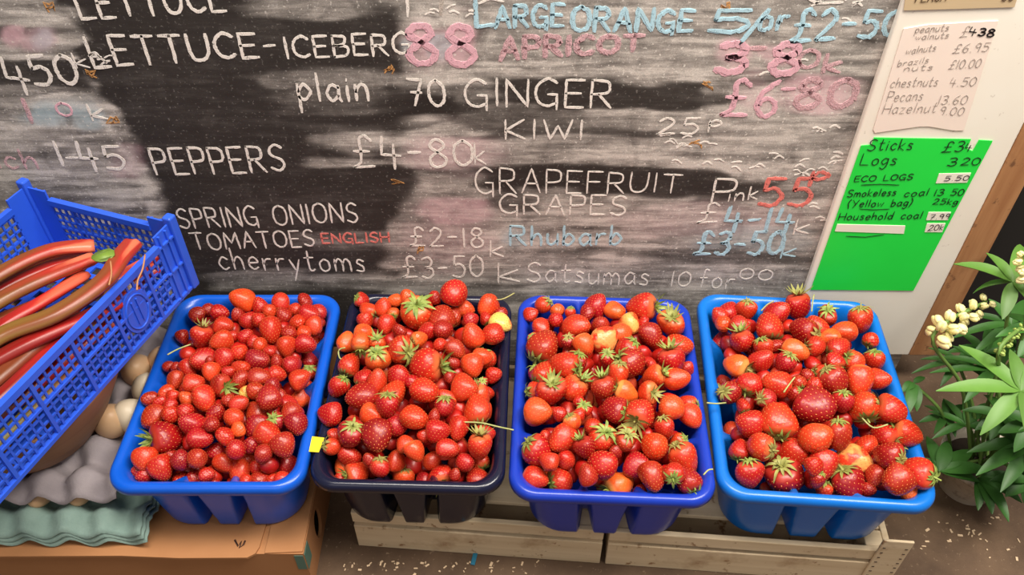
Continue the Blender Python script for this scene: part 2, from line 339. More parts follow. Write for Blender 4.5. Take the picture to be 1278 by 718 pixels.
def chalk_mat(name, col, lo=.36, hi=.56, sh=.05):
    m = Mat(name, .9, col); v = m.coord('Object')
    a = m.ramp(m.math('ADD', m.math('MULTIPLY', m.noise(v, 900, 2, .6), .6), m.math('MULTIPLY', m.noise(v, 160, 3, .6), .4)), [(lo - sh, .08), (hi - sh, 1)])
    m.l(a, m.b.inputs['Alpha']); return m.m
CH = dict(w=chalk_mat('white_chalk', srgb(236, 228, 220), .36, .52), g=chalk_mat('faint_white_chalk', srgb(196, 184, 174), .42, .60), b=chalk_mat('blue_chalk', srgb(178, 214, 228), .34, .52), p=chalk_mat('pink_chalk', srgb(226, 176, 188), .34, .52), q=chalk_mat('faint_pink_chalk', srgb(222, 180, 186), .42, .62),
          r=chalk_mat('red_chalk', srgb(232, 128, 118), .36, .54), o=chalk_mat('orange_chalk', srgb(206, 150, 90), .40, .58))
CN = dict(w='white', g='faint white', b='pale blue', p='pink', q='faint pink', r='red', o='orange')
def chalk(text, x0, x1, y0, y1, h, c, w=3.2, slant=0.0, h1=None, twice=False, say=None):
    slant *= .15
    mb = MB(); s = word_strokes(text, x0, x1, y0, y1, h, slant, .04, h1)
    stroke_mesh(mb, s, w, YB)
    if twice: stroke_mesh(mb, [[(x + random.uniform(1.2, 2.4), y + random.uniform(-1.5, 1.5)) for x, y in q] for q in s], w * .8, YB - .0003)
    o = mb.build('chalk_lettering', CH[c], board); o['label'] = '%s chalk writing %s' % (CN[c], say or text)
def scribble(pts, c, w=3, name='chalk_mark'):
    mb = MB(); stroke_mesh(mb, [pts], w, YB); return mb.build(name, CH[c], board)
for a in [
    ('LETTUCE-', 102, 302, 23, 11, 36, 'w', 4.2, -.12), ('LETTUCE-', 118, 346, 83, 69, 38, 'w', 4.4, -.12, 28), ('ICEBERG', 358, 512, 73, 67, 26, 'w', 3.6, -.06),
    ('plain', 374, 460, 124, 126, 34, 'w', 4.2, -.1), ('70', 512, 556, 130, 133, 32, 'w', 4, .2), ('PEPPERS', 196, 357, 218, 213, 32, 'w', 3.8, -.12),
    ('SPRING ONIONS', 226, 447, 285, 277, 24, 'w', 2.8, -.1), ('TOMATOES', 243, 393, 312, 307, 20, 'w', 2.8, -.08), ('ENGLISH', 403, 486, 304, 302, 12, 'r', 3, 0),
    ('cherrytoms', 276, 456, 336, 340, 26, 'w', 2.8, -.05), ('£4-80', 442, 590, 208, 206, 40, 'w', 4, .02, 30), ('k', 593, 606, 204, 204, 26, 'w', 2.6),
    ('£2-18', 512, 603, 306, 308, 23, 'w', 3.2), ('k', 612, 628, 320, 320, 20, 'w', 3, -.3), ('£3-50', 503, 603, 347, 346, 26, 'w', 3.4), ('k', 622, 648, 353, 352, 24, 'w', 3, -.1),
    ('L', 594, 618, 34, 32, 32, 'b', 5), ('ARGE', 618, 702, 34, 32, 27, 'b', 4.6), ('ORANGE', 713, 862, 38, 40, 30, 'b', 5, 0, 26), ('5', 884, 932, 41, 40, 27, 'b', 5.5, .25), ('/', 922, 950, 52, 52, 40, 'b', 5), ('or', 945, 980, 39, 37, 30, 'b', 4.2), ('£2-50', 986, 1120, 50, 44, 40, 'b', 5, .2, 30),
    ('APRICOT', 624, 800, 74, 62, 28, 'q', 6.5, 0, 18), ('3', 893, 926, 90, 90, 36, 'p', 10, .1), ('-', 932, 952, 72, 72, 26, 'q', 7), ('8', 960, 992, 90, 90, 36, 'p', 10), ('0', 994, 1018, 84, 84, 22, 'q', 5), ('k', 1026, 1046, 90, 90, 22, 'q', 5.5),
    ('GINGER', 581, 762, 132, 134, 34, 'w', 3.6, 0), ('KIWI', 631, 727, 173, 173, 24, 'w', 3.2), ('25', 820, 870, 168, 167, 20, 'w', 3), ('p', 885, 900, 158, 158, 14, 'w', 2.8),
    ('£6', 900, 965, 142, 146, 44, 'p', 6, .2), ('-', 972, 988, 124, 124, 26, 'p', 5), ('80', 990, 1062, 134, 132, 34, 'q', 8),
    ('GRAPEFRUIT', 594, 848, 242, 240, 33, 'w', 2.6, 0, 22), ('P', 888, 914, 252, 252, 30, 'w', 3.6), ('ink', 908, 944, 251, 249, 16, 'w', 2.6), ('55', 946, 1008, 258, 258, 34, 'r', 5.5, .3), ('p', 1012, 1032, 224, 224, 16, 'r', 5),
    ('GRAPES', 624, 780, 267, 268, 24, 'w', 3), ('£', 870, 894, 279, 278, 24, 'w', 3), ('4-14', 902, 986, 286, 288, 28, 'b', 4.4, .1), ('k', 990, 1008, 293, 292, 18, 'w', 2.8),
    ('Rhubarb', 637, 774, 306, 306, 24, 'b', 4, 0), ('£3-50', 866, 972, 317, 318, 28, 'b', 5, 0), ('k', 974, 992, 322, 320, 16, 'b', 3),
    ('Satsumas', 658, 808, 351, 356, 24, 'w', 2.6, 0), ('10', 836, 860, 357, 357, 18, 'w', 2.4), ('for', 872, 914, 358, 360, 22, 'w', 2.4), ('00', 922, 962, 348, 350, 13, 'w', 2.2),
    ('4', 14, 42, 112, 114, 42, 'w', 4.4, -.3), ('50', 46, 100, 108, 102, 36, 'w', 5, -.1), ('k', 96, 112, 84, 84, 18, 'w', 2.4), ('1', 34, 46, 154, 154, 30, 'q', 5, -.4), ('0', 74, 92, 144, 144, 16, 'p', 3), ('k', 116, 134, 150, 148, 20, 'w', 3.4),
    ('1', 74, 84, 207, 207, 30, 'w', 4.6, -.3), ('-', 86, 102, 206, 206, 20, 'w', 4), ('4', 106, 127, 212, 212, 34, 'w', 4.8, -.2), ('5', 135, 158, 211, 210, 28, 'w', 4.6), ('nch', -14, 48, 210, 210, 24, 'q', 3.6, -.3)]:
    chalk(*a, twice=(a[7] >= 4.2 and a[6] != 'w'))
chalk('88', 510, 592, 78, 78, 46, 'p', 9, twice=True)
scribble([(508, -12), (509, 20)], 'w', 4); scribble([(552, -10), (550, 18)], 'g', 5); scribble([(598, 4), (612, -2), (628, 2)], 'w', 3); scribble([(1008, -2), (1020, 4), (1052, 3)], 'w', 3)
for cx, cy in [(883, 107), (62, 9), (112, 92), (483, 86), (497, 228), (528, 312), (140, 150), (868, 180), (906, 8)]:
    scribble([(cx + random.uniform(-9, 9), cy + random.uniform(-6, 6)) for _ in range(8)], 'o', 2.4)
for cx, cy, n_ in [(975, 205, 9), (860, 178, 5), (1050, 165, 5), (1045, 200, 8), (830, 190, 5), (560, 18, 6), (1065, 10, 5), (905, 205, 5), (950, 85, 3), (1000, 262, 5), (105, 70, 6)]:
    for _ in range(n_):
        x, y = cx + random.gauss(0, 22), cy + random.gauss(0, 8); a = random.uniform(-.5, .5)
        scribble(smooth([(x, y), (x + 6 * math.cos(a), y + 4 * math.sin(a) - 2), (x + 12 * math.cos(a), y + 8 * math.sin(a) + random.uniform(-3, 3))]), 'w', random.uniform(1.6, 3))

# ------------------------------------------------------------------ white notice board on the right
YN = .84
nm = Mat('white_painted_board', .45); v = nm.coord('Object')
c = nm.mix(nm.ramp(nm.noise(v, 5, 4), [(.35, 0), (.7, 1)]), srgb(250, 244, 232), srgb(244, 234, 220))
nm.base(nm.mix(nm.ramp(nm.noise(v, 70, 3, .7), [(.68, 0), (.74, .45)]), c, srgb(176, 158, 138)))
x0, x1 = .412, .603; zb, zt = .058, .80
root = empty('notice_board', (.5, YN, 0)); tag(root, 'white painted notice board with brown wooden edge, leaning upright right of the chalkboard writing', 'notice board')
def child_local(o, parent):
    o.parent = parent; o.matrix_parent_inverse = Matrix.Translation(-parent.location) if parent.rotation_euler.z == 0 else (Matrix.Translation(parent.location) @ parent.rotation_euler.to_matrix().to_4x4()).inverted()
    return o
mb = MB(); mb.box(x0, x1, YN, YN + .0095, zb, zt); child_local(bevel(mb.build('panel', nm.m), .002), root)
mb = MB(); mb.box(x1 + .0005, .642, YN - .001, YN + .0095, zb, zt + .02); child_local(bevel(mb.build('edge_post', M['post_wood']), .002), root)
def paper(name, label, cat, corners, colr, off, rough=.6, extra=None):
    p = [at_y(*q, YN - off) for q in corners]; n_ = len(p)
    mb = MB(); b = [q + [0, off * .8 if off < .0013 else .0006, 0] for q in p]
    mb.add(p + b, [tuple(range(n_ - 1, -1, -1)), tuple(range(n_, 2 * n_))] + [(i, (i + 1) % n_, n_ + (i + 1) % n_, n_ + i) for i in range(n_)])
    m = Mat(name + '_paper', rough); v = m.coord('Object'); m.base(m.mix(m.noise(v, 30, 3), colr, tuple(min(1, k * .93) for k in colr[:3]) + (1,)))
    o = mb.build(name, m.m)
    if label: tag(o, label, cat)
    return o
def ink_on(parent, texts, colr, w, off, name='handwriting', lines=()):
    mm = Mat(name + '_ink', .6, colr).m
    for t in texts:
        mb = MB(); stroke_mesh(mb, word_strokes(*t[:6], t[6] if len(t) > 6 else 0, .02), t[7] if len(t) > 7 else w, YN - off, .0002, .2)
        o = mb.build(name, mm, parent); o['label'] = 'handwritten ' + t[0]
    for ln in lines:
        mb = MB(); stroke_mesh(mb, [ln], w * .8, YN - off, .0002, .2); mb.build('underline', mm, parent)
green = paper('price_sheet', 'bright green handwritten price sheet for sticks, logs and coal on the white board', 'price sheet',
              [(1075, 182), (1088, 181), (1091, 172), (1212, 174), (1207, 186), (1214, 189), (1222, 175), (1239, 176), (1140, 363), (1012, 362)], srgb(34, 232, 74), .0012, .5)
ink_on(green, [('Sticks', 1082, 1137, 188, 187, 14), ('£3', 1175, 1200, 190, 189, 13), ('4', 1203, 1211, 188, 188, 9), ('Logs', 1073, 1117, 206, 206, 14), ('3', 1182, 1192, 207, 207, 10), ('20', 1199, 1221, 206, 206, 9),
               ('ECO LOGS', 1066, 1138, 227, 224, 7, 0), ('Smokeless', 1057, 1117, 246, 244, 9), ('coal', 1128, 1157, 246, 244, 9), ('13', 1165, 1176, 245, 244, 8), ('50', 1186, 1201, 244, 244, 8),
               ('(Yellow bag)', 1057, 1137, 259, 257, 9), ('25kg', 1164, 1194, 255, 255, 7), ('Household coal', 1046, 1149, 275, 273, 9)], srgb(16, 44, 26), 1.5, .0016,
       lines=[[(1075, 231), (1098, 230), (1122, 231)], [(1073, 261), (1090, 262), (1110, 261)], [(1056, 295), (1080, 296), (1103, 293)]])
for cs, tx in [([(1172, 217), (1212, 216), (1207, 228), (1168, 229)], ('5.50', 1178, 1208, 226, 225, 6)), ([(1159, 265), (1187, 265), (1183, 275), (1156, 275)], ('7.99', 1160, 1184, 274, 273, 6)),
               ([(1157, 279), (1180, 279), (1176, 290), (1154, 290)], ('20k', 1158, 1176, 288, 287, 7)), ([(1045, 280), (1130, 282), (1128, 292), (1042, 289)], None)]:
    s = paper('price_sticker', None, None, cs, srgb(246, 240, 226), .0018); s.parent = green; s['label'] = 'small white sticker' if tx else 'long blank white sticker'
    if tx: ink_on(s, [tx], srgb(50, 40, 60), 1.1, .0021)
nuts = paper('nut_price_list', 'pale cream handwritten list of nut prices above the green sheet', 'price list', [(1128, 36), (1158, 31), (1246, 26), (1203, 163), (1190, 163), (1160, 158), (1148, 158), (1092, 166), (1090, 162)], srgb(250, 232, 220), .0010)
ink_on(nuts, [('peanuts', 1142, 1183, 41, 38, 9), ('walnuts', 1142, 1183, 50, 47, 8), ('walnuts', 1130, 1167, 68, 63, 9), ('brazils', 1120, 1158, 83, 78, 8), ('nuts', 1128, 1163, 89, 87, 8), ('chestnuts', 1111, 1169, 109, 107, 12), ('Pecans', 1106, 1150, 127, 125, 13), ('Hazelnut', 1101, 1167, 142, 140, 13),
              ('£', 1198, 1207, 46, 45, 13), ('£6.95', 1189, 1232, 66, 64, 11), ('£10.00', 1184, 1222, 86, 84, 11), ('4.50', 1184, 1216, 108, 107, 11), ('13.60', 1170, 1205, 130, 130, 11), ('9.00', 1172, 1201, 143, 144, 10)], srgb(172, 160, 152), .9, .0013)
ink_on(nuts, [('438', 1208, 1239, 43, 46, 9, 0, 2.2)], srgb(26, 20, 24), 2, .0013)
card = paper('beige_card', 'beige card strip at the very top of the white board', 'card', [(1133, -30), (1280, -34), (1266, 9), (1128, 13)], srgb(206, 182, 146), .0014)
ink_on(card, [('FLASH', 1142, 1180, 3, 1, 14), ('50', 1250, 1264, 1, 1, 12)], srgb(90, 70, 50), 1.6, .0018)
# ------------------------------------------------------------------ cardboard box under the left tray
BOXZ = .082
bx0, bx1, by0, by1 = -.80, -.252, .500, .835
t_ = .004
box_o = empty('cardboard_box', ((bx0 + bx1) / 2, (by0 + by1) / 2, 0))
tag(box_o, 'brown cardboard box with oval hand hole, under the egg trays and leftmost strawberry tray', 'cardboard box')
mb = MB()
mb.box(bx0, bx1 - t_, by0, by0 + t_, 0, BOXZ - t_); mb.box(bx0, bx1 - t_, by1 - t_, by1, 0, BOXZ - t_); mb.box(bx0, bx0 + t_, by0 + t_, by1 - t_, 0, BOXZ - t_)
mb.box(bx0, bx1, by0, by1, BOXZ - t_, BOXZ)
# right side with an oval hand hole
hy, hz, ry_, rz_ = .566, .040, .015, .026
ang = [2 * PI * k / 48 for k in range(48)]
outer = []
for a in ang:
    ca_, sa_ = math.cos(a), math.sin(a)
    k = min(((by1 if ca_ > 0 else by0) - hy) / ca_ if abs(ca_) > 1e-6 else 1e9, ((BOXZ - t_ if sa_ > 0 else 0) - hz) / sa_ if abs(sa_) > 1e-6 else 1e9)
    outer.append((hy + k * ca_, hz + k * sa_))
# include the exact corners
for cy_, cz_ in [(by0, 0), (by1, 0), (by0, BOXZ - t_), (by1, BOXZ - t_)]:
    j = min(range(48), key=lambda i: (outer[i][0] - cy_) ** 2 + (outer[i][1] - cz_) ** 2); outer[j] = (cy_, cz_)
inner = [(hy + ry_ * math.cos(a), hz + rz_ * math.sin(a)) for a in ang]
v = [(xx, p[0], p[1]) for xx in (bx1, bx1 - t_) for ring in (outer, inner) for p in ring]
f = []
for j in range(48):
    j2 = (j + 1) % 48
    f += [(j, j2, 48 + j2, 48 + j), (96 + j2, 96 + j, 144 + j, 144 + j2), (48 + j, 48 + j2, 144 + j2, 144 + j), (j2, j, 96 + j, 96 + j2)]
mb.add(v, f)
child_local(mb.build('body', M['card']), box_o)
def flap(poly, z0, z1, name='flap'):
    mb = MB(); n_ = len(poly)
    mb.add([(x, y, z1) for x, y in poly] + [(x, y, z0) for x, y in poly], [tuple(range(n_)), tuple(range(2 * n_ - 1, n_ - 1, -1))] + [(i, n_ + i, n_ + (i + 1) % n_, (i + 1) % n_) for i in range(n_)])
    return child_local(mb.build(name, M['card']), box_o)
q = [(-.79, .494), (-.47, .496), (-.40, .493), (-.318, .4935), (-.309, .499), (-.306, .508), (-.304, .545), (-.305, .60), (-.79, .60)]
flap(q, BOXZ - .0005, BOXZ + .003)
flap([(-.298, .500), (-.253, .502), (-.253, .62), (-.298, .62)], BOXZ - .0005, BOXZ + .0022)
mb = MB(); pts = [at_z(x, y, .0855) for x, y in [(293, 674), (297, 682), (301, 676), (299, 684), (304, 680), (306, 675)]]; mb.tube([tuple(p) for p in pts], .0012, 6, flat=.3)
child_local(mb.build('printed_mark', Mat('brown_print', .8, srgb(70, 40, 24)).m), box_o)
mb = MB(); mb.box(bx1 - .012, bx1 - .001, by0 - .0006, by0, .045, .078); mb.box(bx1, bx1 + .0006, by0 + .001, by0 + .02, .042, .078)
child_local(mb.build('tape_scrap', Mat('teal_tape', .5, srgb(84, 116, 104)).m), box_o)

# ------------------------------------------------------------------ wooden crates
CY = -math.tan(math.radians(4.6))
def crate(xl, xr, yl, label, right_post):
    rz = math.atan2((CY * (xr - xl)), xr - xl); Lx = math.hypot(xr - xl, CY * (xr - xl)); dpt = .26
    o = empty('wooden_crate', (xl, yl, 0), rz); tag(o, label, 'wooden crate', None)
    def pc(name, boxes, lab=None):
        mb = MB()
        for b in boxes: mb.box(*b)
        p = bevel(mb.build(name, M['crate_wood'], o), .0012)
        if lab: p['label'] = lab
        return p
    pc('slat', [(0, Lx, 0, .007, .0, .051)]); pc('slat', [(0, Lx, 0, .007, .060, .0815)])
    pc('slat', [(0, Lx, dpt - .007, dpt, .0, .051)]); pc('slat', [(0, Lx, dpt - .007, dpt, .060, .0815)])
    for s in (0, 1):
        x0_ = .0005 if s == 0 else Lx - .0085
        pc('end_panel', [(x0_, x0_ + .008, .0075, dpt - .0075, .002, .080)])
        pc('corner_block', [(x0_ + (.0085 if s == 0 else -.0225), x0_ + (.0305 if s == 0 else -.0005), .0075, .0295, 0, .080)])
        pc('corner_block', [(x0_ + (.0085 if s == 0 else -.0225), x0_ + (.0305 if s == 0 else -.0005), dpt - .0295, dpt - .0075, 0, .080)])
    pc('base_board', [(.009, Lx - .009, .03, dpt - .03, .001, .007)])
    pc('deck_board', [(.010, Lx - .010, .031, dpt - .031, .074, .0810)])
    if right_post:
        pc('corner_strip', [(Lx - .022, Lx + .014, -.004, -.0005, 0, .112)], 'pale end strip with rows of dark staple holes')
        sm_ = Mat('staple_holes', .7, srgb(60, 44, 32)).m
        for k in range(9):
            for dx in (.0, .026):
                mb = MB(); a = .006 + k * .0112; mb.box(Lx - .0185 + dx, Lx - .0155 + dx, -.0046, -.0038, a, a + .0014); mb.build('staple', sm_, o)
    return o
crate(-.203, .114, .556, 'pale wooden slatted crate under the navy and royal blue trays', False)
crate(.121, .462, .530, 'pale wooden slatted crate under the rightmost tray, with stapled corner strip', True)

# ------------------------------------------------------------------ plastic trays
TH_ = .118; RIMZ = BOXZ + TH_
def perim(a, b, rc, n=60):
    """closed outline of a rounded rectangle with outward normals; starts in the front"""
    pts = []
    segs = [((-a + rc, -b), (a - rc, -b), (0, -1)), ((a, -b + rc), (a, b - rc), (1, 0)), ((a - rc, b), (-a + rc, b), (0, 1)), ((-a, b - rc), (-a, -b + rc), (-1, 0))]
    cs = [(a - rc, -b + rc), (a - rc, b - rc), (-a + rc, b - rc), (-a + rc, -b + rc)]
    for i, (p, q_, nn) in enumerate(segs):
        for k in range(n): t = k / n; pts.append((p[0] + (q_[0] - p[0]) * t, p[1] + (q_[1] - p[1]) * t, nn[0], nn[1], i, t))
        for k in range(10):
            th = -PI / 2 + i * PI / 2 + (k / 10) * PI / 2
            pts.append((cs[i][0] + rc * math.cos(th), cs[i][1] + rc * math.sin(th), math.cos(th), math.sin(th), -1, 0))
    return pts
def make_tray(mat, w, d, name, label, loc, rz):
    prof = [(.0270, 0, 1), (.0240, .0015, 1), (.0222, .007, .98), (.0202, .028, .9), (.0184, .050, .8), (.0166, .072, .68), (.0150, .091, .55), (.0140, .102, .42), (.0128, .1085, .22), (.0112, .1132, .06), (.0088, .1164, 0), (.0060, .1178, 0), (.0032, .1176, 0), (.0010, .1158, 0), (0, .1125, 0), (.0002, .1065, 0), (.0012, .1055, 0)]
    mb = MB(); vs = []; nper = None
    for inset, z, gk in prof:
        P_ = perim(w / 2 - inset, d / 2 - inset, .030 - inset * .35 + .020 * gk)
        nper = len(P_)
        for (x, y, nx_, ny_, seg, t) in P_:
            o_ = 0
            if seg >= 0:
                for c0 in ((.27, .73) if seg in (0, 2) else (.19, .5, .81)):
                    L_ = (w if seg in (0, 2) else d) - .06
                    e = abs(t - c0) * L_; hw = .0045 + .0145 * gk ** 1.6
                    if e < hw: o_ = max(o_, .5 + .5 * math.cos(PI * e / hw)) if e > hw * .35 else max(o_, .5 + .5 * math.cos(PI * .35))
            o_ = min(1, o_ * 1.35) * .034 * gk ** 1.2
            vs.append((x - nx_ * o_, y - ny_ * o_, z))
    k = len(prof)
    fs = [(i * nper + j, i * nper + (j + 1) % nper, (i + 1) * nper + (j + 1) % nper, (i + 1) * nper + j) for i in range(k - 1) for j in range(nper)]
    fs.append(tuple(range(nper - 1, -1, -1)))
    mb.add(vs, fs, 0, True)
    o = mb.build(name, mat); o.location = loc; o.rotation_euler.z = rz
    s = o.modifiers.new('wall', 'SOLIDIFY'); s.thickness = .0014; s.offset = -1
    return tag(o, label, 'tray')
TR = [  # centre x, centre y, width, depth, yaw, material, label
    (-.3475, .6685, .222, .311, 0, 'blue_left', 'bright blue plastic tray at the left, full of small capless strawberries'),
    (-.1165, .672, .222, .310, -1.6, 'navy', 'dark navy plastic tray of strawberries, yellow tag on its left rim'),
    (.1195, .6625, .232, .320, -2.6, 'royal', 'royal blue plastic tray of strawberries, between the navy and rightmost trays'),
    (.3655, .660, .241, .324, -4.4, 'sky', 'lighter blue plastic tray of large strawberries at the right, beside the leafy plant')]
trays = []
for (x, y, w, d, a, m, lab) in TR: trays.append(make_tray(M[m], w, d, 'plastic_tray', lab, (x, y, BOXZ + (.0035 if m == 'blue_left' else 0)), math.radians(a)))
# folded yellow tag on the navy tray's rim
mb = MB(); pv = [(-.1125, -.062 + .021), (-.1005, -.062 + .021), (-.1005, -.062), (-.1125, -.062)]
p = [at_z(*q_, RIMZ + .001) for q_ in [(388, 545), (405, 547), (398, 565), (384, 564)]]
inv = (Matrix.Translation(trays[1].location) @ Euler((0, 0, trays[1].rotation_euler.z)).to_matrix().to_4x4()).inverted()
p = [inv @ Vector(q_) for q_ in p]
mb.add([tuple(q_) for q_ in p] + [(q_.x, q_.y, q_.z + .0006) for q_ in p] + [(p[3].x - .001, p[3].y - .001, p[3].z - .012), (p[0].x - .001, p[0].y, p[0].z - .012)],
       [(3, 2, 1, 0), (4, 5, 6, 7), (0, 1, 5, 4), (1, 2, 6, 5), (2, 3, 7, 6), (3, 0, 4, 7), (0, 3, 8, 9)])
yt = mb.build('price_tag', Mat('yellow_tag', .5, srgb(250, 226, 40)).m, trays[1]); yt['label'] = 'small yellow tag'

# ------------------------------------------------------------------ strawberries
def fib(n):
    k = np.arange(n) + .5; ph = np.arccos(1 - 2 * k / n); th = PI * (1 + 5 ** .5) * k
    return np.stack([np.cos(th) * np.sin(ph), np.sin(th) * np.sin(ph), np.cos(ph)], 1)
PROF = dict(cone=[(-1.25, 0), (-1.2, .22), (-1.02, .46), (-.7, .72), (-.3, .92), (.1, 1), (.42, .97), (.66, .8), (.80, .52), (.82, .25), (.77, 0)],
            round=[(-1.0, 0), (-.95, .32), (-.8, .6), (-.5, .86), (-.12, 1), (.25, .98), (.52, .86), (.70, .62), (.78, .35), (.76, .15), (.72, 0)],
            long=[(-1.42, 0), (-1.36, .22), (-1.15, .48), (-.8, .72), (-.35, .90), (.1, .97), (.5, .90), (.76, .70), (.90, .44), (.92, .2), (.87, 0)],
            wedge=[(-1.12, 0), (-1.1, .34), (-.95, .6), (-.65, .80), (-.25, .95), (.12, 1), (.42, .98), (.66, .84), (.80, .55), (.82, .26), (.76, 0)])
def berry_data(kind, seed, seg=48, rings=34, nseed=190, ss=.9):
    r = np.random.default_rng(seed); P_ = np.array(PROF[kind])
    t = np.linspace(0, 1, len(P_)); tt = np.linspace(0, 1, rings)
    zz = np.interp(tt, t, P_[:, 0]); rr = np.interp(tt, t, P_[:, 1])
    for _ in range(1):
        rr[1:-1] = (rr[:-2] + 2 * rr[1:-1] + rr[2:]) / 4; zz[1:-1] = (zz[:-2] + 2 * zz[1:-1] + zz[2:]) / 4
    th = np.arange(seg) * 2 * PI / seg
    fx, fy = (1.12, .84) if kind == 'wedge' else (1 + r.uniform(-.05, .08), 1 - r.uniform(0, .08))
    ph = r.uniform(0, 6, 4)
    def surf(z, rad, th):
        q_ = rad * (1 + .035 * np.cos(2 * th + ph[0] + z) + .03 * np.cos(3 * th + ph[1] - 1.5 * z) + .02 * np.cos(5 * th + ph[2]))
        return np.stack([q_ * np.cos(th) * fx + .06 * np.sin(z * 1.7 + ph[3]), q_ * np.sin(th) * fy, z + 0 * th], -1)
    V = [np.array([[.06 * math.sin(zz[0] * 1.7 + ph[3]), 0, zz[0]]])] + [surf(np.full(seg, zz[i]), np.full(seg, rr[i]), th) for i in range(1, rings - 1)] + [np.array([[.06 * math.sin(zz[-1] * 1.7 + ph[3]), 0, zz[-1]]])]
    V = np.concatenate(V)
    F = [(0, 1 + (j + 1) % seg, 1 + j) for j in range(seg)]
    for i in range(rings - 3):
        a = 1 + i * seg; F += [(a + j, a + (j + 1) % seg, a + seg + (j + 1) % seg, a + seg + j) for j in range(seg)]
    a = 1 + (rings - 3) * seg; F += [(a + j, a + (j + 1) % seg, len(V) - 1) for j in range(seg)]
    # seeds in a spiral, each in its own dimple
    D = fib(nseed); S = []; Nn = []
    for d in D:
        if d[2] > .80: continue
        z = d[2] * 1.0; z = np.interp((z + 1) / 2, [0, 1], [zz[0], .80]); i = np.interp(z, zz[:int(rings * .8)], np.arange(int(rings * .8)))
        rad = np.interp(i, np.arange(rings), rr); tha = math.atan2(d[1], d[0])
        p = surf(np.array([z]), np.array([rad]), np.array([tha]))[0]
        i2 = min(i + 1, rings - 1); dz_ = np.interp(i2, np.arange(rings), zz) - z; dr = np.interp(i2, np.arange(rings), rr) - rad
        nrm = np.array([math.cos(tha) * dz_, math.sin(tha) * dz_, -dr]); nrm /= np.linalg.norm(nrm) + 1e-9
        S.append(p); Nn.append(nrm)
    S = np.array(S); Nn = np.array(Nn); cen = np.array([0, 0, -.1])
    dd = np.linalg.norm(V[:, None] - S[None], axis=2)
    dim = (np.exp(-(dd / (.075 * ss)) ** 2) * .07 * ss).sum(1)
    V2 = V - (V - cen) / np.linalg.norm(V - cen, axis=1)[:, None] * dim[:, None]
    al = (V[:, 2] - zz.min()) / (zz.max() - zz.min())
    mats = [0] * len(F); Fs = list(F); VV = [V2]; AL = [al]; b = len(V2)
    for p, n_ in zip(S, Nn):
        up_ = np.array([0, 0, 1.]); a_ = np.cross(n_, up_); a_ /= np.linalg.norm(a_) + 1e-9; c_ = np.cross(a_, n_)
        p = p - n_ * .028
        VV.append(np.array([p + n_ * .034, p + a_ * .030 * ss, p + c_ * .050 * ss, p - a_ * .030 * ss, p - c_ * .050 * ss])); AL.append(np.zeros(5))
        Fs += [(b, b + 1, b + 2), (b, b + 2, b + 3), (b, b + 3, b + 4), (b, b + 4, b + 1)]; mats += [1] * 4; b += 5
    return np.concatenate(VV), Fs, mats, np.concatenate(AL), zz.max() - .02
def sepal_data(style, seed, top):
    """leafy cap around +z"""
    r = np.random.default_rng(seed); V = []; F = []
    n_ = 12 if style != 'curl' else 10
    for k in range(n_):
        th = 2 * PI * k / n_ + r.uniform(-.2, .2); Ln = r.uniform(.62, 1.0) * (1.12 if k % 2 else .82); wd = r.uniform(.09, .14)
        base_z = top + .02; m = 6; b = len(V)
        for i in range(m):
            s = i / (m - 1); rho = .07 + Ln * s
            if style == 'flat': z = base_z + .10 * math.sin(s * 2.6) - .16 * s * s
            elif style == 'up': z = base_z + .04 + .55 * s * s
            else: z = base_z + .22 * math.sin(s * PI) - .10 * s + r.uniform(-.06, .06)
            ww = wd * (math.sin(PI * min(1, (s * .80 + .18))) ** .8) if i < m - 1 else .012
            ca_, sa_ = math.cos(th), math.sin(th)
            for q_, dz_ in ((-1, 0), (0, -.05 * (1 - s)), (1, 0)):
                V.append((rho * ca_ - q_ * ww * sa_, rho * sa_ + q_ * ww * ca_, z + dz_ + .02))
        for i in range(m - 1):
            for c_ in range(2): F.append((b + i * 3 + c_, b + i * 3 + c_ + 1, b + i * 3 + 4 + c_, b + i * 3 + 3 + c_))
    # short stub of stalk
    b = len(V); lean = r.uniform(-.25, .25, 2)
    for i in range(4):
        s = i / 3; rad = .085 - .03 * s
        for j in range(7): V.append((lean[0] * s + rad * math.cos(2 * PI * j / 7), lean[1] * s + rad * math.sin(2 * PI * j / 7), top + .0 + .42 * s))
    for i in range(3):
        for j in range(7): F.append((b + i * 7 + j, b + i * 7 + (j + 1) % 7, b + i * 7 + 7 + (j + 1) % 7, b + i * 7 + 7 + j))
    F.append(tuple(b + 21 + j for j in range(7)))
    return np.array(V), F
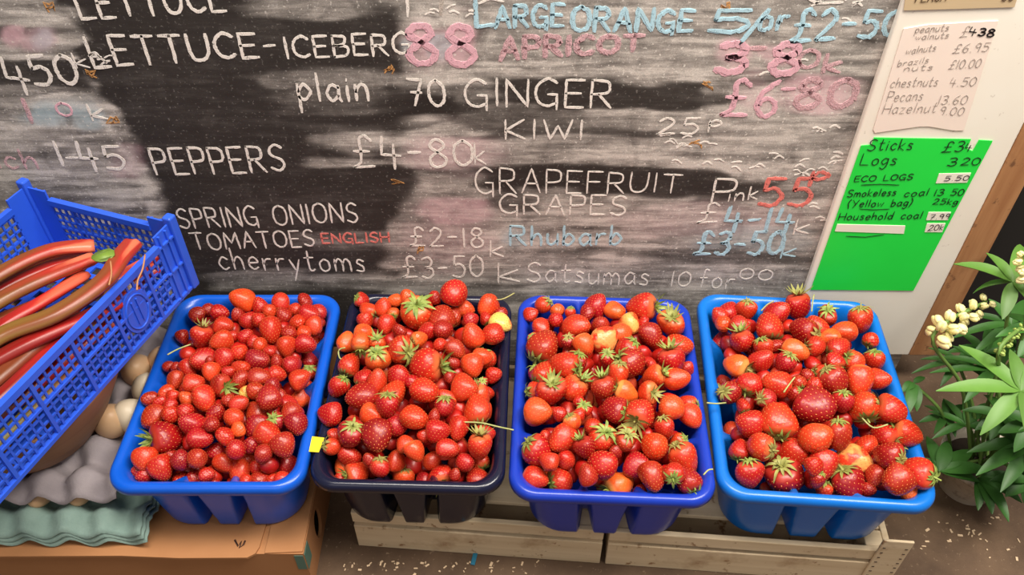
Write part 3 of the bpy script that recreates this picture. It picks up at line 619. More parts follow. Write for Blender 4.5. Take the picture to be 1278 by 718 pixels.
def berry_mat(name, main, second, shoulder, patch=(.55, .7), sh=(.86, 1.0)):
    m = Mat(name, .40); m.b.inputs['Coat Weight'].default_value = .14; m.b.inputs['Coat Roughness'].default_value = .2
    a = m.n('ShaderNodeAttribute', attribute_name='along'); oi = m.n('ShaderNodeObjectInfo')
    v = m.coord('Object'); off = m.n('ShaderNodeVectorMath', operation='ADD'); sc = m.n('ShaderNodeVectorMath', operation='SCALE')
    cmb = m.n('ShaderNodeCombineXYZ'); m.l(oi.outputs['Random'], cmb.inputs[0]); m.l(oi.outputs['Random'], cmb.inputs[1]); m.l(cmb.outputs[0], sc.inputs[0]); sc.inputs['Scale'].default_value = 40
    m.l(v, off.inputs[0]); m.l(sc.outputs[0], off.inputs[1])
    c = m.mix(m.ramp(m.noise(off.outputs[0], .75, 2), [(patch[0], 0), (patch[1], 1)]), main, second)
    c = m.mix(m.math('MULTIPLY', m.ramp(a.outputs['Fac'], [(sh[0], 0), (sh[1], 1)]), .75), c, shoulder)
    hs = m.n('ShaderNodeHueSaturation'); m.l(c, hs.inputs['Color'])
    m.l(m.math('ADD', m.math('MULTIPLY', oi.outputs['Random'], .012), .496), hs.inputs['Hue'])
    m.l(m.math('ADD', m.math('MULTIPLY', oi.outputs['Random'], .36), .80), hs.inputs['Value'])
    m.base(hs.outputs['Color']); return m.m
BM = dict(r=berry_mat('red_berry', srgb(180, 22, 17), srgb(192, 34, 21), srgb(214, 92, 58)), d=berry_mat('crimson_berry', srgb(156, 18, 15), srgb(170, 24, 18), srgb(196, 66, 46)),
          s=berry_mat('scarlet_berry', srgb(194, 34, 19), srgb(210, 54, 26), srgb(232, 132, 76), (.45, .65)), o=berry_mat('orange_berry', srgb(224, 84, 34), srgb(208, 46, 22), srgb(238, 170, 96), (.5, .7)),
          p=berry_mat('pale_berry', srgb(238, 158, 84), srgb(220, 56, 26), srgb(240, 200, 120), (.5, .58)), y=berry_mat('unripe_berry', srgb(226, 188, 96), srgb(226, 110, 50), srgb(220, 210, 120), (.5, .62)),
          m=berry_mat('maroon_berry', srgb(134, 12, 20), srgb(150, 18, 24), srgb(150, 40, 40)))
SEED = Mat('seeds', .5, srgb(226, 128, 66)).m
def green_mat(name, a, b, c_):
    m = Mat(name, .6); oi = m.n('ShaderNodeObjectInfo'); c = m.mix(m.ramp(m.noise(m.coord('Object'), 2.2, 2), [(.35, 0), (.65, 1)]), a, b)
    m.base(m.mix(m.math('MULTIPLY', m.ramp(oi.outputs['Random'], [(.45, 0), (.9, 1)]), .6), c, c_)); return m.m
CAL = green_mat('calyx_green', srgb(104, 126, 50), srgb(156, 168, 84), srgb(164, 140, 84))
STALK = green_mat('stalk_green', srgb(150, 160, 92), srgb(178, 180, 120), srgb(170, 150, 100))

KINDS = ['cone', 'round', 'cone', 'long', 'wedge', 'round'] * 2
BD = [berry_data(k, 11 + i, nseed=150 if i < 6 else 80, ss=1.08 if i < 6 else 1.5) for i, k in enumerate(KINDS)]
CDS = [('flat', 3), ('up', 4), ('curl', 5), ('flat', 8)]
def berry_mesh(i, code):
    key = 'strawberry_%s_%d' % (code, i)
    if key in bpy.data.meshes: return bpy.data.meshes[key]
    V, F, mats, al, top = BD[i]; me = bpy.data.meshes.new(key); me.from_pydata(V.tolist(), [], F)
    me.polygons.foreach_set('material_index', mats); me.polygons.foreach_set('use_smooth', [True] * len(F))
    at_ = me.attributes.new('along', 'FLOAT', 'POINT'); at_.data.foreach_set('value', al.astype(np.float32))
    me.materials.append(BM[code]); me.materials.append(SEED); me.update(); return me
def calyx_mesh(i, k):
    key = 'calyx_%d_%d' % (i, k)
    if key in bpy.data.meshes: return bpy.data.meshes[key]
    V, F = sepal_data(CDS[k][0], CDS[k][1] + i, BD[i][4]); me = bpy.data.meshes.new(key); me.from_pydata(V.tolist(), [], F)
    me.polygons.foreach_set('use_smooth', [True] * len(F)); me.materials.append(CAL); me.update(); return me

BERRIES = '''#1
302 374 25 s 200 -
275 391 20 r 0 -
247 392 18 d . -
261 387 16 d . -
296 392 15 d . -
311 401 21 r . -
280 407 21 r 10 -
251 421 25 r 100 a
228 421 16 d . -
276 427 25 r 160 -
291 419 13 r . -
307 419 17 r . -
299 441 19 s 80 -
317 428 15 r . -
324 381 19 r . -
350 378 22 s 180 -
381 376 16 d 90 t
402 378 17 r . -
417 390 21 r 300 -
337 389 17 r . -
353 393 18 d . -
369 387 17 r . -
387 392 23 r 10 -
372 402 17 r . t
396 408 21 r 60 -
412 419 18 r . -
338 412 27 r 80 -
323 400 18 r . -
360 416 18 d . t
380 416 18 s . -
358 433 23 r 90 -
382 430 24 r 20 -
404 432 25 r 0 -
324 430 17 r . -
405 403 13 d . -
252 449 27 r 170 -
279 448 23 r 100 -
262 449 10 d . -
211 457 13 d . -
221 459 14 d . -
236 461 23 r . -
264 465 21 s 90 -
219 476 21 d . -
242 478 23 r 0 -
232 485 15 d . -
275 481 24 d 200 f
286 464 14 r . -
207 490 17 r 160 -
186 498 17 d 180 -
199 503 15 r . -
216 496 15 s . -
232 497 17 o . -
255 498 27 s 60 -
286 500 17 d . -
212 507 15 r . -
322 449 24 d 0 -
336 439 14 r . -
345 451 16 d . -
364 456 23 r 90 -
386 450 21 r . t
302 459 18 r . t
299 475 21 d . -
324 471 23 d 0 -
346 468 20 r 10 -
375 473 24 r 330 -
366 487 20 r . -
399 465 19 s 90 f
396 483 18 s 0 t
384 498 27 s 120 -
341 482 17 d . -
320 488 20 d . -
335 497 27 d 150 -
307 490 17 y 200 -
299 504 21 r . -
361 504 21 r . -
350 494 15 d . -
317 507 15 d . -
191 521 26 d . -
213 518 20 r 90 -
232 513 19 r . -
239 529 27 r 200 -
262 529 17 r . -
209 545 34 d 350 a
250 548 24 r 0 -
181 574 25 r 90 -
165 588 20 r 180 -
177 598 18 r 160 -
200 587 28 r 60 -
225 574 21 d . t
246 573 23 d . -
266 567 19 r . -
225 600 19 r . t
244 599 20 d . -
259 593 17 r . -
245 586 13 d . -
267 603 13 r . -
212 568 15 d . -
270 515 20 d . -
291 521 23 r . -
320 516 24 d . -
265 530 17 d . -
280 544 20 r . -
297 536 17 o . -
320 533 27 d 100 -
335 544 29 r 30 -
346 527 21 d 45 f
364 516 23 d . -
370 530 25 d 80 -
379 547 20 r . -
360 557 28 d 60 -
294 561 24 r . -
269 565 20 r . -
314 556 20 d 60 -
329 567 21 d . -
310 573 19 r . -
281 579 23 r 40 -
299 590 25 r 100 -
319 583 17 r . -
343 583 19 o 190 -
366 582 25 r 90 -
323 600 23 d 90 t
306 603 15 s . -
340 599 15 s . -
356 600 21 s 0 -
#2
452 375 17 r . -
459 387 21 s . -
478 383 22 s 280 -
492 375 16 o 180 -
508 371 19 o 250 -
522 392 42 s 80 f
491 391 14 o . f
542 372 17 r 270 -
456 401 19 r . -
482 406 23 s 100 -
498 413 16 d . -
524 423 19 o . -
454 417 25 o 0 -
434 420 22 s 160 -
532 414 22 r . -
567 365 33 s 290 -
610 381 27 s 280 -
582 386 20 o 20 -
626 405 27 y 20 -
552 396 29 d 260 a
567 394 19 d . -
587 401 19 r . -
552 412 23 d 90 t
590 418 29 s 250 -
616 418 27 r 90 t
606 397 16 r 240 a
629 391 16 d . -
432 428 22 o 160 -
450 425 22 o 270 a
471 428 20 s 80 f
437 455 27 r 300 a
471 449 30 o 80 f
500 437 33 r 200 f
497 470 27 r 250 -
471 475 25 r . -
455 472 22 r . -
422 484 25 r 120 a
452 496 33 d 170 -
491 491 29 r 300 a
517 479 20 r . -
532 457 43 s 180 a
549 430 17 s 270 -
569 437 24 d . -
602 447 24 s 0 -
590 457 28 s 80 -
626 450 26 s 80 f
617 468 19 r . -
581 484 31 r 10 -
531 488 33 s 20 -
566 453 14 d . -
561 472 13 d . -
557 497 22 s . -
600 496 25 s 60 a
624 492 17 s . -
602 480 15 d 90 f
413 518 27 r 80 -
465 520 28 s 20 -
484 507 28 r 90 a
438 543 32 d 100 f
470 545 37 m 80 -
495 532 27 r 80 -
417 543 17 s . -
415 558 21 s 20 a
437 570 26 r 20 -
415 584 26 o 100 -
445 594 28 r 350 a
474 584 24 s 90 a
494 575 24 r . -
504 599 27 s 90 a
426 600 17 s . -
505 556 21 r . -
460 573 15 d . -
518 522 32 r 20 -
555 508 25 r 90 a
595 510 31 r 260 a
622 515 21 s 60 a
547 538 28 r . -
572 535 26 r 100 -
530 543 16 s . -
607 541 23 r . -
599 558 30 s 90 a
559 561 26 r 0 -
518 564 24 s 60 -
617 574 25 s 250 a
580 578 24 r 100 -
540 576 23 s 60 -
550 595 28 s 260 f
599 599 28 d . a
528 602 21 r . -
617 600 17 d . -
568 592 15 d . -
542 518 15 d . -
504 552 17 r . -
#3
677 381 21 r . -
662 393 17 s 110 -
696 388 17 o . -
694 399 19 s . -
745 381 28 r 300 -
733 391 19 d . -
676 410 22 s 60 -
720 408 30 r 0 -
749 406 21 d . -
712 392 14 s 90 a
679 431 38 d 300 a
662 424 16 s 40 f
709 426 18 d 90 f
729 431 26 o 60 -
768 388 24 o 20 -
800 383 35 s 180 a
787 405 25 p 60 -
775 417 26 o 80 -
753 424 31 p 200 -
813 419 28 d 60 -
803 402 15 r . -
838 405 30 s 90 f
848 432 31 r 0 -
781 438 28 r . -
704 455 30 r 200 a
719 453 26 d . -
653 468 19 r 90 a
678 466 30 r . -
657 488 25 s . a
687 489 34 r 100 f
717 485 34 s 130 a
754 484 30 d 80 a
672 515 32 o 0 -
729 511 18 s 90 f
724 503 15 r . -
697 516 17 r . -
787 454 35 d 30 a
758 447 20 r 90 f
771 468 26 s 100 a
782 490 25 o . -
839 451 31 r 80 a
815 470 26 s . -
845 473 27 s 350 -
857 460 16 r . -
813 457 14 r . -
808 491 25 s 180 f
767 510 30 d . a
798 516 37 r 300 f
838 508 31 o 260 -
857 504 22 s . a
862 520 26 s 60 -
646 523 14 d 150 f
715 527 21 o 60 a
723 517 15 s . -
659 564 37 r 40 a
681 548 21 s . -
702 548 32 s 130 -
686 577 21 r 90 -
707 574 23 s . -
731 560 26 d . -
740 534 22 r . -
751 548 33 s 120 f
751 580 36 r 200 -
657 597 27 s 20 -
673 588 19 d . -
700 601 30 r 350 a
733 593 22 d . -
684 596 15 o . -
830 535 24 r 80 a
780 550 27 d 120 f
817 558 33 s 100 -
846 553 21 r . -
862 574 33 r 60 a
795 581 29 r 20 -
814 595 30 d 80 -
841 589 25 r 280 f
865 604 31 d . a
774 604 30 o 330 a
798 614 17 d . -
768 564 15 d . -
#4
889 393 19 s 240 -
909 388 25 r . -
932 388 23 r . a
903 404 20 s . -
924 407 23 r . -
960 408 33 r 260 a
970 390 27 s . -
893 427 28 r . a
926 426 28 r 80 a
953 435 22 r . a
996 382 29 r 90 a
969 431 16 d . -
1002 412 30 d 200 a
1018 408 27 s . -
1033 395 22 d 90 f
1074 400 28 r 90 a
1053 414 25 s 180 -
1035 422 22 o 180 -
1087 424 18 s . a
1019 432 22 r . -
1047 434 25 r . -
993 438 26 o 20 -
918 456 28 o 200 a
951 449 24 r . -
980 454 24 r . -
898 478 18 s . -
911 491 27 d 20 f
936 479 28 s 300 a
969 479 31 s 200 -
957 498 23 r 0 f
991 492 16 d . a
927 507 17 r . -
996 477 18 d . a
1042 450 19 s . -
1067 452 24 s . -
1092 451 22 r 90 a
1041 476 32 d 60 a
1026 467 20 r . a
1073 476 31 s 90 -
1098 473 25 s 0 -
1018 506 42 d 30 -
1078 507 33 r 260 a
1051 502 23 r 100 a
1113 511 30 r 20 a
1007 469 17 d . -
1017 482 19 r . -
935 528 30 r . -
971 524 38 r 270 a
910 540 25 s . -
949 557 33 s 200 a
936 593 30 r 90 a
923 561 24 r . a
992 565 32 r 20 -
979 598 44 d 80 f
1015 583 20 r . -
1018 548 35 s 90 -
1047 544 29 d 90 a
1122 521 26 r . a
1103 544 28 r . -
1082 556 24 r . -
1133 542 30 s 20 a
1108 568 29 d 200 a
1028 581 33 r 100 -
1066 575 34 p 20 -
1061 606 36 d 70 a
1093 595 24 d . -
1121 600 31 d . -
1143 590 32 r 195 a
1133 614 18 o . -
1029 614 19 r . -
1020 600 17 d . a
1085 611 15 d . -'''
ts = [(Matrix.Translation(t.location) @ Euler((0, 0, t.rotation_euler.z)).to_matrix().to_4x4()) for t in trays]
tinv = [m.inverted() for m in ts]
B = []; ti = -1
for ln in BERRIES.strip().splitlines():
    if ln.startswith('#'): ti = int(ln[1:]) - 1; continue
    x, y, d, c, a, cap = ln.split()
    B.append(dict(t=ti, x=float(x), y=float(y), d=float(d), c=c, a=None if a == '.' else float(a), cap=cap))
for b in B:
    if b['t'] and b['cap'] == '-' and b['a'] is None and b['d'] > 16 and random.random() < .42: b['cap'] = 'a'
DOME = [.030, .034, .032, .032]
for b in B:
    w, d = TR[b['t']][2] / 2, TR[b['t']][3] / 2; z = RIMZ
    for _ in range(4):
        p = at_z(b['x'], b['y'], z); q_ = tinv[b['t']] @ Vector(p)
        u = min(1, abs(q_.x) / w); v_ = min(1, abs(q_.y) / d)
        z = RIMZ - .006 + DOME[b['t']] * (1 - u ** 2.4) * (1 - v_ ** 2.4)
        if u > .93 or v_ > .95: z = max(z, RIMZ - .002)
    b['p'] = at_z(b['x'], b['y'], z)
    dist = np.linalg.norm(b['p'] - CAM); b['r'] = b['d'] / 2 * dist / FPX * 1.15 / math.cos(math.atan(math.hypot(b['x'] - 639, b['y'] - 359) / FPX)) ** 0
    
    if (b['t'], b['x'], b['y']) == (1, 567, 365): b['p'] = at_z(567, 365, RIMZ + .034)
P0 = np.array([b['p'] for b in B]); Rr = np.array([b['r'] for b in B]); rays = (P0 - CAM) / np.linalg.norm(P0 - CAM, axis=1)[:, None]
P = P0.copy(); tid = np.array([b['t'] for b in B])
for it in range(140):
    D = P[:, None] - P[None]; dist = np.linalg.norm(D, axis=2) + np.eye(len(P)) * 9
    need = (Rr[:, None] + Rr[None]) * .79; ov = np.clip(need - dist, 0, None)
    mv = np.zeros_like(P)
    for i, j in zip(*np.where(np.triu(ov > 1e-5))):
        s = ov[i, j]; big, small = (i, j) if Rr[i] >= Rr[j] else (j, i)
        dirn = D[i, j] / dist[i, j] * (1 if i == big else -1)          # from small to big
        al = dirn @ rays[big]; sg = -1 if (al < .15) else 1             # big one nearer unless clearly behind
        mv[big] += rays[big] * sg * s * .25 + dirn * s * .10
        mv[small] += -rays[small] * sg * s * .45 - dirn * s * .14
    P += mv * .5
    back = P0 - P; back -= (np.sum(back * rays, 1)[:, None]) * rays     # pull back onto the line of sight
    P += back * .25
    dep = np.sum((P - P0) * rays, 1); P -= rays * (np.clip(dep, -.022, .045) * 0 + (dep - np.clip(dep, -.022, .045)))[:, None]
    # keep inside the walls while below the rim
    for i in range(len(P)):
        q_ = tinv[tid[i]] @ Vector(P[i]); w, d = TR[tid[i]][2] / 2, TR[tid[i]][3] / 2
        ins = .0145 + max(0, (TH_ - q_.z)) * .14 + Rr[i] * .92 if q_.z < TH_ + .35 * Rr[i] else (.012 if q_.z < TH_ + .8 * Rr[i] else .002)
        nq = Vector((max(-w + ins, min(w - ins, q_.x)), max(-d + ins, min(d - ins, q_.y)), max(q_.z, .018 + Rr[i])))
        if (nq - q_).length > 1e-6: P[i] += (np.array(ts[tid[i]] @ nq) - P[i]) * (.4 if it < 110 else 1)
def place(b, p):
    r_ = b['r']; V_ = Vector(CAM - p).normalized(); Rt = Vector((1, 0, 0)); Rt = (Rt - V_ * Rt.dot(V_)).normalized(); Dn = Rt.cross(V_)
    if Dn.z > 0: Dn = -Dn
    a = math.radians(b['a'] if b['a'] is not None else random.uniform(0, 360)); d2 = Rt * math.cos(a) + Dn * math.sin(a)
    if b['cap'] == 'f': tip = -V_ * .80 + d2 * .60
    elif b['cap'] == 't': tip = V_ * .85 + d2 * .5
    elif b['cap'] == 'a': tip = d2 * .90 - V_ * .38
    else: tip = d2 * .88 + V_ * random.uniform(.15, .55)
    tip.normalize(); zax = -tip; xax = zax.cross(Vector((random.uniform(-1, 1), random.uniform(-1, 1), random.uniform(-1, 1)))).normalized(); yax = zax.cross(xax)
    rot = Matrix((xax, yax, zax)).transposed().to_4x4()
    i = random.choice([1, 5, 0, 4] if b['cap'] in 'ft' else ([1, 5, 0, 2, 4] if b['t'] == 0 else [0, 0, 2, 3, 4, 5]))
    if b['a'] is not None and b['cap'] in '-a' and b['d'] > 20: i = random.choice([0, 2, 4, 3, 5])
    if b['d'] < 21: i += 6
    top = BD[i][0][:, 2]; ctr = (top.max() + top.min()) / 2; r_ = r_ * (.96 if b['cap'] in 'ft' else .93)
    return i, Matrix.Translation(Vector(p)) @ rot @ Matrix.Diagonal((r_, r_, r_, 1)) @ Matrix.Translation((0, 0, -ctr * .8))
TN = ['the leftmost tray', 'the navy tray', 'the royal blue tray', 'the rightmost tray']
CNAME = dict(r='red', d='deep crimson', s='scarlet', o='orange', p='pale patched', y='yellowish unripe', m='dark maroon')
GN = ['strawberries in the leftmost bright blue tray', 'strawberries in the dark navy tray', 'strawberries in the royal blue tray', 'strawberries in the rightmost blue tray']
SPECIAL = {(1, 567, 365): 'big scarlet strawberry perched highest at the back rim of the navy tray', (1, 522, 392): 'very large scarlet strawberry with star-shaped green cap facing up, back of navy tray',
           (1, 532, 457): 'largest scarlet strawberry in the navy tray centre, lying sideways with broad green cap', (1, 626, 405): 'yellow half-ripe strawberry in the back right corner of the navy tray',
           (1, 470, 545): 'dark maroon overripe strawberry in the front left part of the navy tray', (1, 610, 381): 'scarlet strawberry pointing its tip up at the back right of the navy tray',
           (0, 307, 490): 'pale tan unripe strawberry in the middle of the leftmost tray', (0, 209, 545): 'largest strawberry in the leftmost tray, deep crimson with star cap at front left',
           (2, 753, 424): 'pale yellow and red strawberry near the back centre of the royal blue tray', (2, 787, 405): 'pale yellow-orange strawberry behind another pale one, back of the royal blue tray',
           (2, 672, 515): 'plump orange strawberry near the left rim of the royal blue tray', (3, 979, 598): 'large crimson strawberry with broad star-shaped green cap, front of the rightmost tray',
           (3, 1066, 575): 'pale-sided strawberry with yellow edge, front of the rightmost tray', (3, 996, 382): 'red strawberry with upright green cap resting on back rim of the rightmost tray',
           (3, 1018, 506): 'largest crimson strawberry in the middle of the rightmost tray, no cap showing', (3, 1143, 590): 'red strawberry at the front right corner of the rightmost tray, leafy cap over rim'}
order = sorted(range(len(B)), key=lambda i: -B[i]['d']); single = set(order[:300])
for i, b in enumerate(B):
    q_ = tinv[b['t']] @ Vector(P[i]); w, d = TR[b['t']][2] / 2, TR[b['t']][3] / 2
    zx = 'left' if q_.x < -w * .3 else 'right' if q_.x > w * .3 else 'centre'; zy = 'front' if q_.y < -d * .32 else 'back' if q_.y > d * .32 else 'middle'
    zone = {'frontcentre': 'front centre', 'middlecentre': 'centre', 'backcentre': 'back centre'}.get(zy + zx, zy + ' ' + zx)
    big = (22, 28) if b['t'] == 0 else (24, 31); sz = 'small' if b['d'] < big[0] - 1 else 'large' if b['d'] >= big[1] else 'medium'
    cap = {'a': 'with green cap', 'f': 'cap facing up', 't': 'tip facing up', '-': ''}[b['cap']]
    b['key'] = (b['t'], sz, b['c'], cap, zone)
groups = {}
for i in single: groups.setdefault(B[i]['key'], []).append(i)
ORD = ['first', 'second', 'third', 'fourth', 'fifth', 'sixth', 'seventh', 'eighth', 'ninth', 'tenth', 'eleventh', 'twelfth']
for key, ids_ in groups.items():
    t, sz, c_, cap, zone = key; ids_.sort(key=lambda i: B[i]['x'])
    for k, i in enumerate(ids_):
        l = '%s %s strawberry %s, %s in %s' % (sz, CNAME[c_], cap, zone, TN[t]); l = l.replace(' ,', ',')
        if len(ids_) > 2 and cap: l = l.replace(' strawberry with green cap', ' green-capped strawberry').replace(' strawberry cap facing up', ' cap-up strawberry').replace(' strawberry tip facing up', ' tip-up strawberry')
        if len(ids_) > 1: l += ', %s from left' % ORD[k] if len(ids_) > 2 else (', left one' if k == 0 else ', right one')
        assert len(l.split()) <= 16, l
        B[i]['label'] = SPECIAL.get((t, int(B[i]['x']), int(B[i]['y'])), l)
LONG = {(1, 595, 510): [(575, 527), (600, 528), (622, 533), (641, 537)], (3, 1078, 507): [(1076, 522), (1090, 534), (1108, 530)], (1, 437, 455): [(432, 451), (424, 447), (423, 437), (431, 434)],
        (0, 251, 421): [(238, 430), (222, 436), (209, 443)], (3, 953, 435): [(950, 388), (958, 380), (966, 376)], (3, 911, 491): [(906, 503), (894, 504), (882, 503)], (3, 969, 479): [(978, 490), (985, 480), (992, 471)],
        (1, 582, 386): [(604, 372), (625, 374), (642, 366)], (3, 1018, 408): [(1013, 389), (1014, 378), (1016, 368)], (2, 865, 604): [(878, 593), (884, 587), (890, 586)]}
stuffV = []; stuffF = []; stuffM = []; stuffA = []; sb = 0
SM = dict(r=0, d=1, s=2, o=3, p=3, y=3, m=1)
def to_stuff(V, F, mats, al, mtx, slot):
    global sb
    R3 = np.array(mtx)[:3]; VV = V @ R3[:, :3].T + R3[:, 3]
    stuffV.append(VV); stuffF.extend([tuple(sb + k for k in f) for f in F]); stuffM.extend([slot if m == 0 else m for m in mats]); stuffA.append(al); sb += len(V)
for i, b in enumerate(B):
    k, mtx = place(b, P[i])
    if i in single:
        o = link('strawberry', berry_mesh(k, b['c'])); o.matrix_world = mtx
        tag(o, b['label'], 'strawberry', GN[b['t']])
        if b['cap'] in 'af':
            cx = link('calyx', calyx_mesh(k, random.randrange(4)), o)
            s_ = random.uniform(.84, 1.12); cx.scale = (s_, s_, 1); cx.rotation_euler.z = random.uniform(0, 6)
        st = LONG.get((b['t'], int(b['x']), int(b['y'])))
        if st:
            zz_ = P[i][2] + b['r'] * .55; mb = MB(); pts = [Vector(at_z(x, y, zz_ + .002 * j)) for j, (x, y) in enumerate(st)]
            mi = mtx.inverted(); rr = .0010
            pts = smooth([tuple(p) for p in pts], 4); pts = [mi @ Vector(p) for p in pts]
            mb.tube(pts, rr / b['r'], 7); mb.build('stalk', STALK, o)
    else:
        to_stuff(*BD[k][:4], mtx, {'r': 0, 'd': 2, 's': 3, 'o': 4, 'p': 4, 'y': 4, 'm': 2}[b['c']])
        if b['cap'] in 'af':
            V, F = sepal_data('flat', 3, BD[k][4]); to_stuff(V, F, [5] * len(F), np.zeros(len(V)), mtx, 0)
# the berries underneath, seen only through the gaps
LOWD = [berry_data(k, 40 + j, 18, 12, 30) for j, k in enumerate(['round', 'cone', 'wedge'])]
for t in range(4):
    w, d = TR[t][2] / 2, TR[t][3] / 2; stp = .0225 if t == 0 else .0245; mine = P[tid == t]; mr = Rr[tid == t]
    for layer in range(2):
        for gx in np.arange(-w + .040 + .007 * layer, w - .038 - .007 * layer, stp):
            for gy in np.arange(-d + .044 + .006 * layer, d - .040 - .006 * layer, stp):
                x, y = gx + random.uniform(-.006, .006), gy + random.uniform(-.006, .006); r_ = random.uniform(.0105, .0130)
                z = TH_ - .013 - layer * .022 + DOME[t] * (1 - (abs(x) / w) ** 2.4) * (1 - (abs(y) / d) ** 2.4) - .010
                p = np.array(ts[t] @ Vector((x, y, z)))
                for _ in range(6):
                    dd = np.linalg.norm(mine - p, axis=1); k = np.argmin(dd - mr)
                    o_ = (mr[k] + r_) * .86 - dd[k]
                    if o_ > 0: p[2] -= o_ * 1.2
                if p[2] < BOXZ + .022: continue
                rot = Euler((random.uniform(0, 6), random.uniform(0, 6), random.uniform(0, 6))).to_matrix().to_4x4()
                to_stuff(*LOWD[random.randrange(3)][:4], Matrix.Translation(p) @ rot @ Matrix.Diagonal((r_, r_, r_, 1)), random.choice([0, 0, 2, 3]))
me = bpy.data.meshes.new('strawberries'); me.from_pydata(np.concatenate(stuffV).tolist(), [], stuffF)
me.polygons.foreach_set('material_index', stuffM); me.polygons.foreach_set('use_smooth', [True] * len(stuffF))
a_ = me.attributes.new('along', 'FLOAT', 'POINT'); a_.data.foreach_set('value', np.concatenate(stuffA).astype(np.float32))
for m in (BM['r'], SEED, BM['d'], BM['s'], BM['o'], CAL): me.materials.append(m)
tag(link('strawberries', me), 'the many smaller and half-buried red strawberries filling the gaps in all four trays', 'strawberries', None, 'stuff')

# ------------------------------------------------------------------ egg trays and eggs on the cardboard box
def pulp(name, a, b):
    m = Mat(name, .92); v = m.coord('Object'); m.base(m.mix(m.noise(v, 60, 5, .7), a, b)); m.bump(m.noise(v, 400, 4, .7), .6, .0008); return m.m
def egg_tray_mesh(mb, x0, y0, nx_, ny_, z, amp, pitch=.047, res=9, mat=0, ph=(0, 0)):
    X_ = np.linspace(0, nx_ * pitch, nx_ * res + 1); Y_ = np.linspace(0, ny_ * pitch, ny_ * res + 1); V = []
    for y in Y_:
        for x in X_:
            u = 2 * PI * (x / pitch + ph[0]); w_ = 2 * PI * (y / pitch + ph[1])
            h = (math.cos(u) + math.cos(w_)) / 2; h = math.copysign(abs(h) ** .75, h) * amp
            e = min(x, X_[-1] - x, y, Y_[-1] - y)
            if e < .004: h -= .002
            V.append((x0 + x + .0012 * math.sin(37 * y / pitch), y0 + y + .0016 * math.sin(5 * x / pitch), z + h + .0008 * math.sin(x * 900) * math.sin(y * 700)))
    k = len(X_); mb.add(V, [(j * k + i, j * k + i + 1, (j + 1) * k + i + 1, (j + 1) * k + i) for j in range(len(Y_) - 1) for i in range(k - 1)], mat, True)
def egg_tray(x0, y0, z, amp, mat, label, ph=(0, 0), group=None, n=6):
    mb = MB(); egg_tray_mesh(mb, x0, y0, n, 6, z, amp, ph=ph)
    o = mb.build('egg_tray', mat); s = o.modifiers.new('pulp', 'SOLIDIFY'); s.thickness = .0018; s.offset = 0
    return tag(o, label, 'egg tray', group)
TEAL = pulp('teal_pulp', srgb(120, 148, 140), srgb(150, 174, 164)); GREY = pulp('grey_pulp', srgb(146, 138, 144), srgb(170, 160, 162))
tx = -.437 - 6 * .047
for k, w_ in enumerate(('bottom', 'middle', 'topmost')):
    egg_tray(tx - .003 * k, .508 + .002 * k, BOXZ + .0185 + .0055 * k, .0115, TEAL, 'teal pulp egg tray, %s of the nested stack on the cardboard box' % w_, (0, .5))
gx = -.468 - 6 * .047
egg_tray(gx, .537, BOXZ + .068, .0155, GREY, 'grey pulp egg tray lying on top of the teal egg trays', (0, .5))
EGG = Mat('egg_shell', .45); EGG.base(EGG.mix(EGG.noise(EGG.coord('Object'), 60, 3), srgb(206, 164, 122), srgb(222, 186, 148))); EGG.b.inputs['Subsurface Weight'].default_value = .05
EGGP = Mat('pale_egg_shell', .45, srgb(222, 206, 180))
def egg(loc, rot, label, mat, s=1.0):
    prof = []
    for k in range(17):
        t = PI * k / 16; z = -math.cos(t) * .0275; r_ = math.sin(t) * .0212 * (1 - .14 * math.cos(PI - t)); prof.append((max(r_, 0), z))
    mb = MB(); mb.lathe(prof, 24); o = mb.build('egg', mat.m); o.location = loc; o.rotation_euler = rot; o.scale = (s, s, s)
    return tag(o, label, 'egg', None)
ez = BOXZ + .087
for (px, py, rot, lab, m) in [(139, 525, (.3, .3, 0), 'shaded brown egg nearest the brown bowl, left of the leftmost tray', EGG), (166, 519, (.2, -.4, 0), 'pale egg touching the left rim of the leftmost strawberry tray', EGGP),
                             (172, 462, (.5, .2, 0), 'dim brown egg behind, just below the blue rhubarb crate', EGG), (186, 486, (.2, .1, 0), 'pale egg half hidden behind the left rim of the leftmost tray', EGGP), (204, 452, (.1, .3, 0), 'dim egg farthest back between rhubarb crate and leftmost tray', EGG)]:
    p = at_z(px, py, ez); egg(tuple(p), rot, lab, m)
for (px, py, lab) in [(36, 645, 'brown egg peeking out between egg trays, farthest left'), (86, 643, 'brown egg between the grey and teal egg trays, nearest the strawberries')]:
    p = at_z(px, py, BOXZ + .042); p[1] += .034; egg(tuple(p), (1.5, 0, random.uniform(-.5, .5)), lab, EGG, .78)

# ------------------------------------------------------------------ brown bowl that carries the rhubarb crate
bm = Mat('brown_bowl_clay', .6); v = bm.coord('Object', (1, 1, 30)); bm.base(bm.mix(bm.noise(v, 4, 4), srgb(160, 116, 78), srgb(128, 90, 58))); bm.bump(bm.noise(v, 6, 3), .3, .001)
CZ0, CZ1 = .277, .370                                  # rhubarb crate bottom and rim
mb = MB(); b0 = BOXZ + .0835; hh = CZ0 - .001 - b0
mb.lathe([(.001, 0), (.066, 0), (.074, .003), (.098, hh * .35), (.120, hh * .72), (.130, hh * .96), (.131, hh), (.127, hh), (.116, hh * .70), (.094, hh * .36), (.07, .008), (.001, .007)], 48)
bowl = mb.build('bowl', bm.m); bowl.location = (-.590, .628, b0); tag(bowl, 'round tan-brown bowl under the blue rhubarb crate, standing on the grey egg tray', 'bowl')

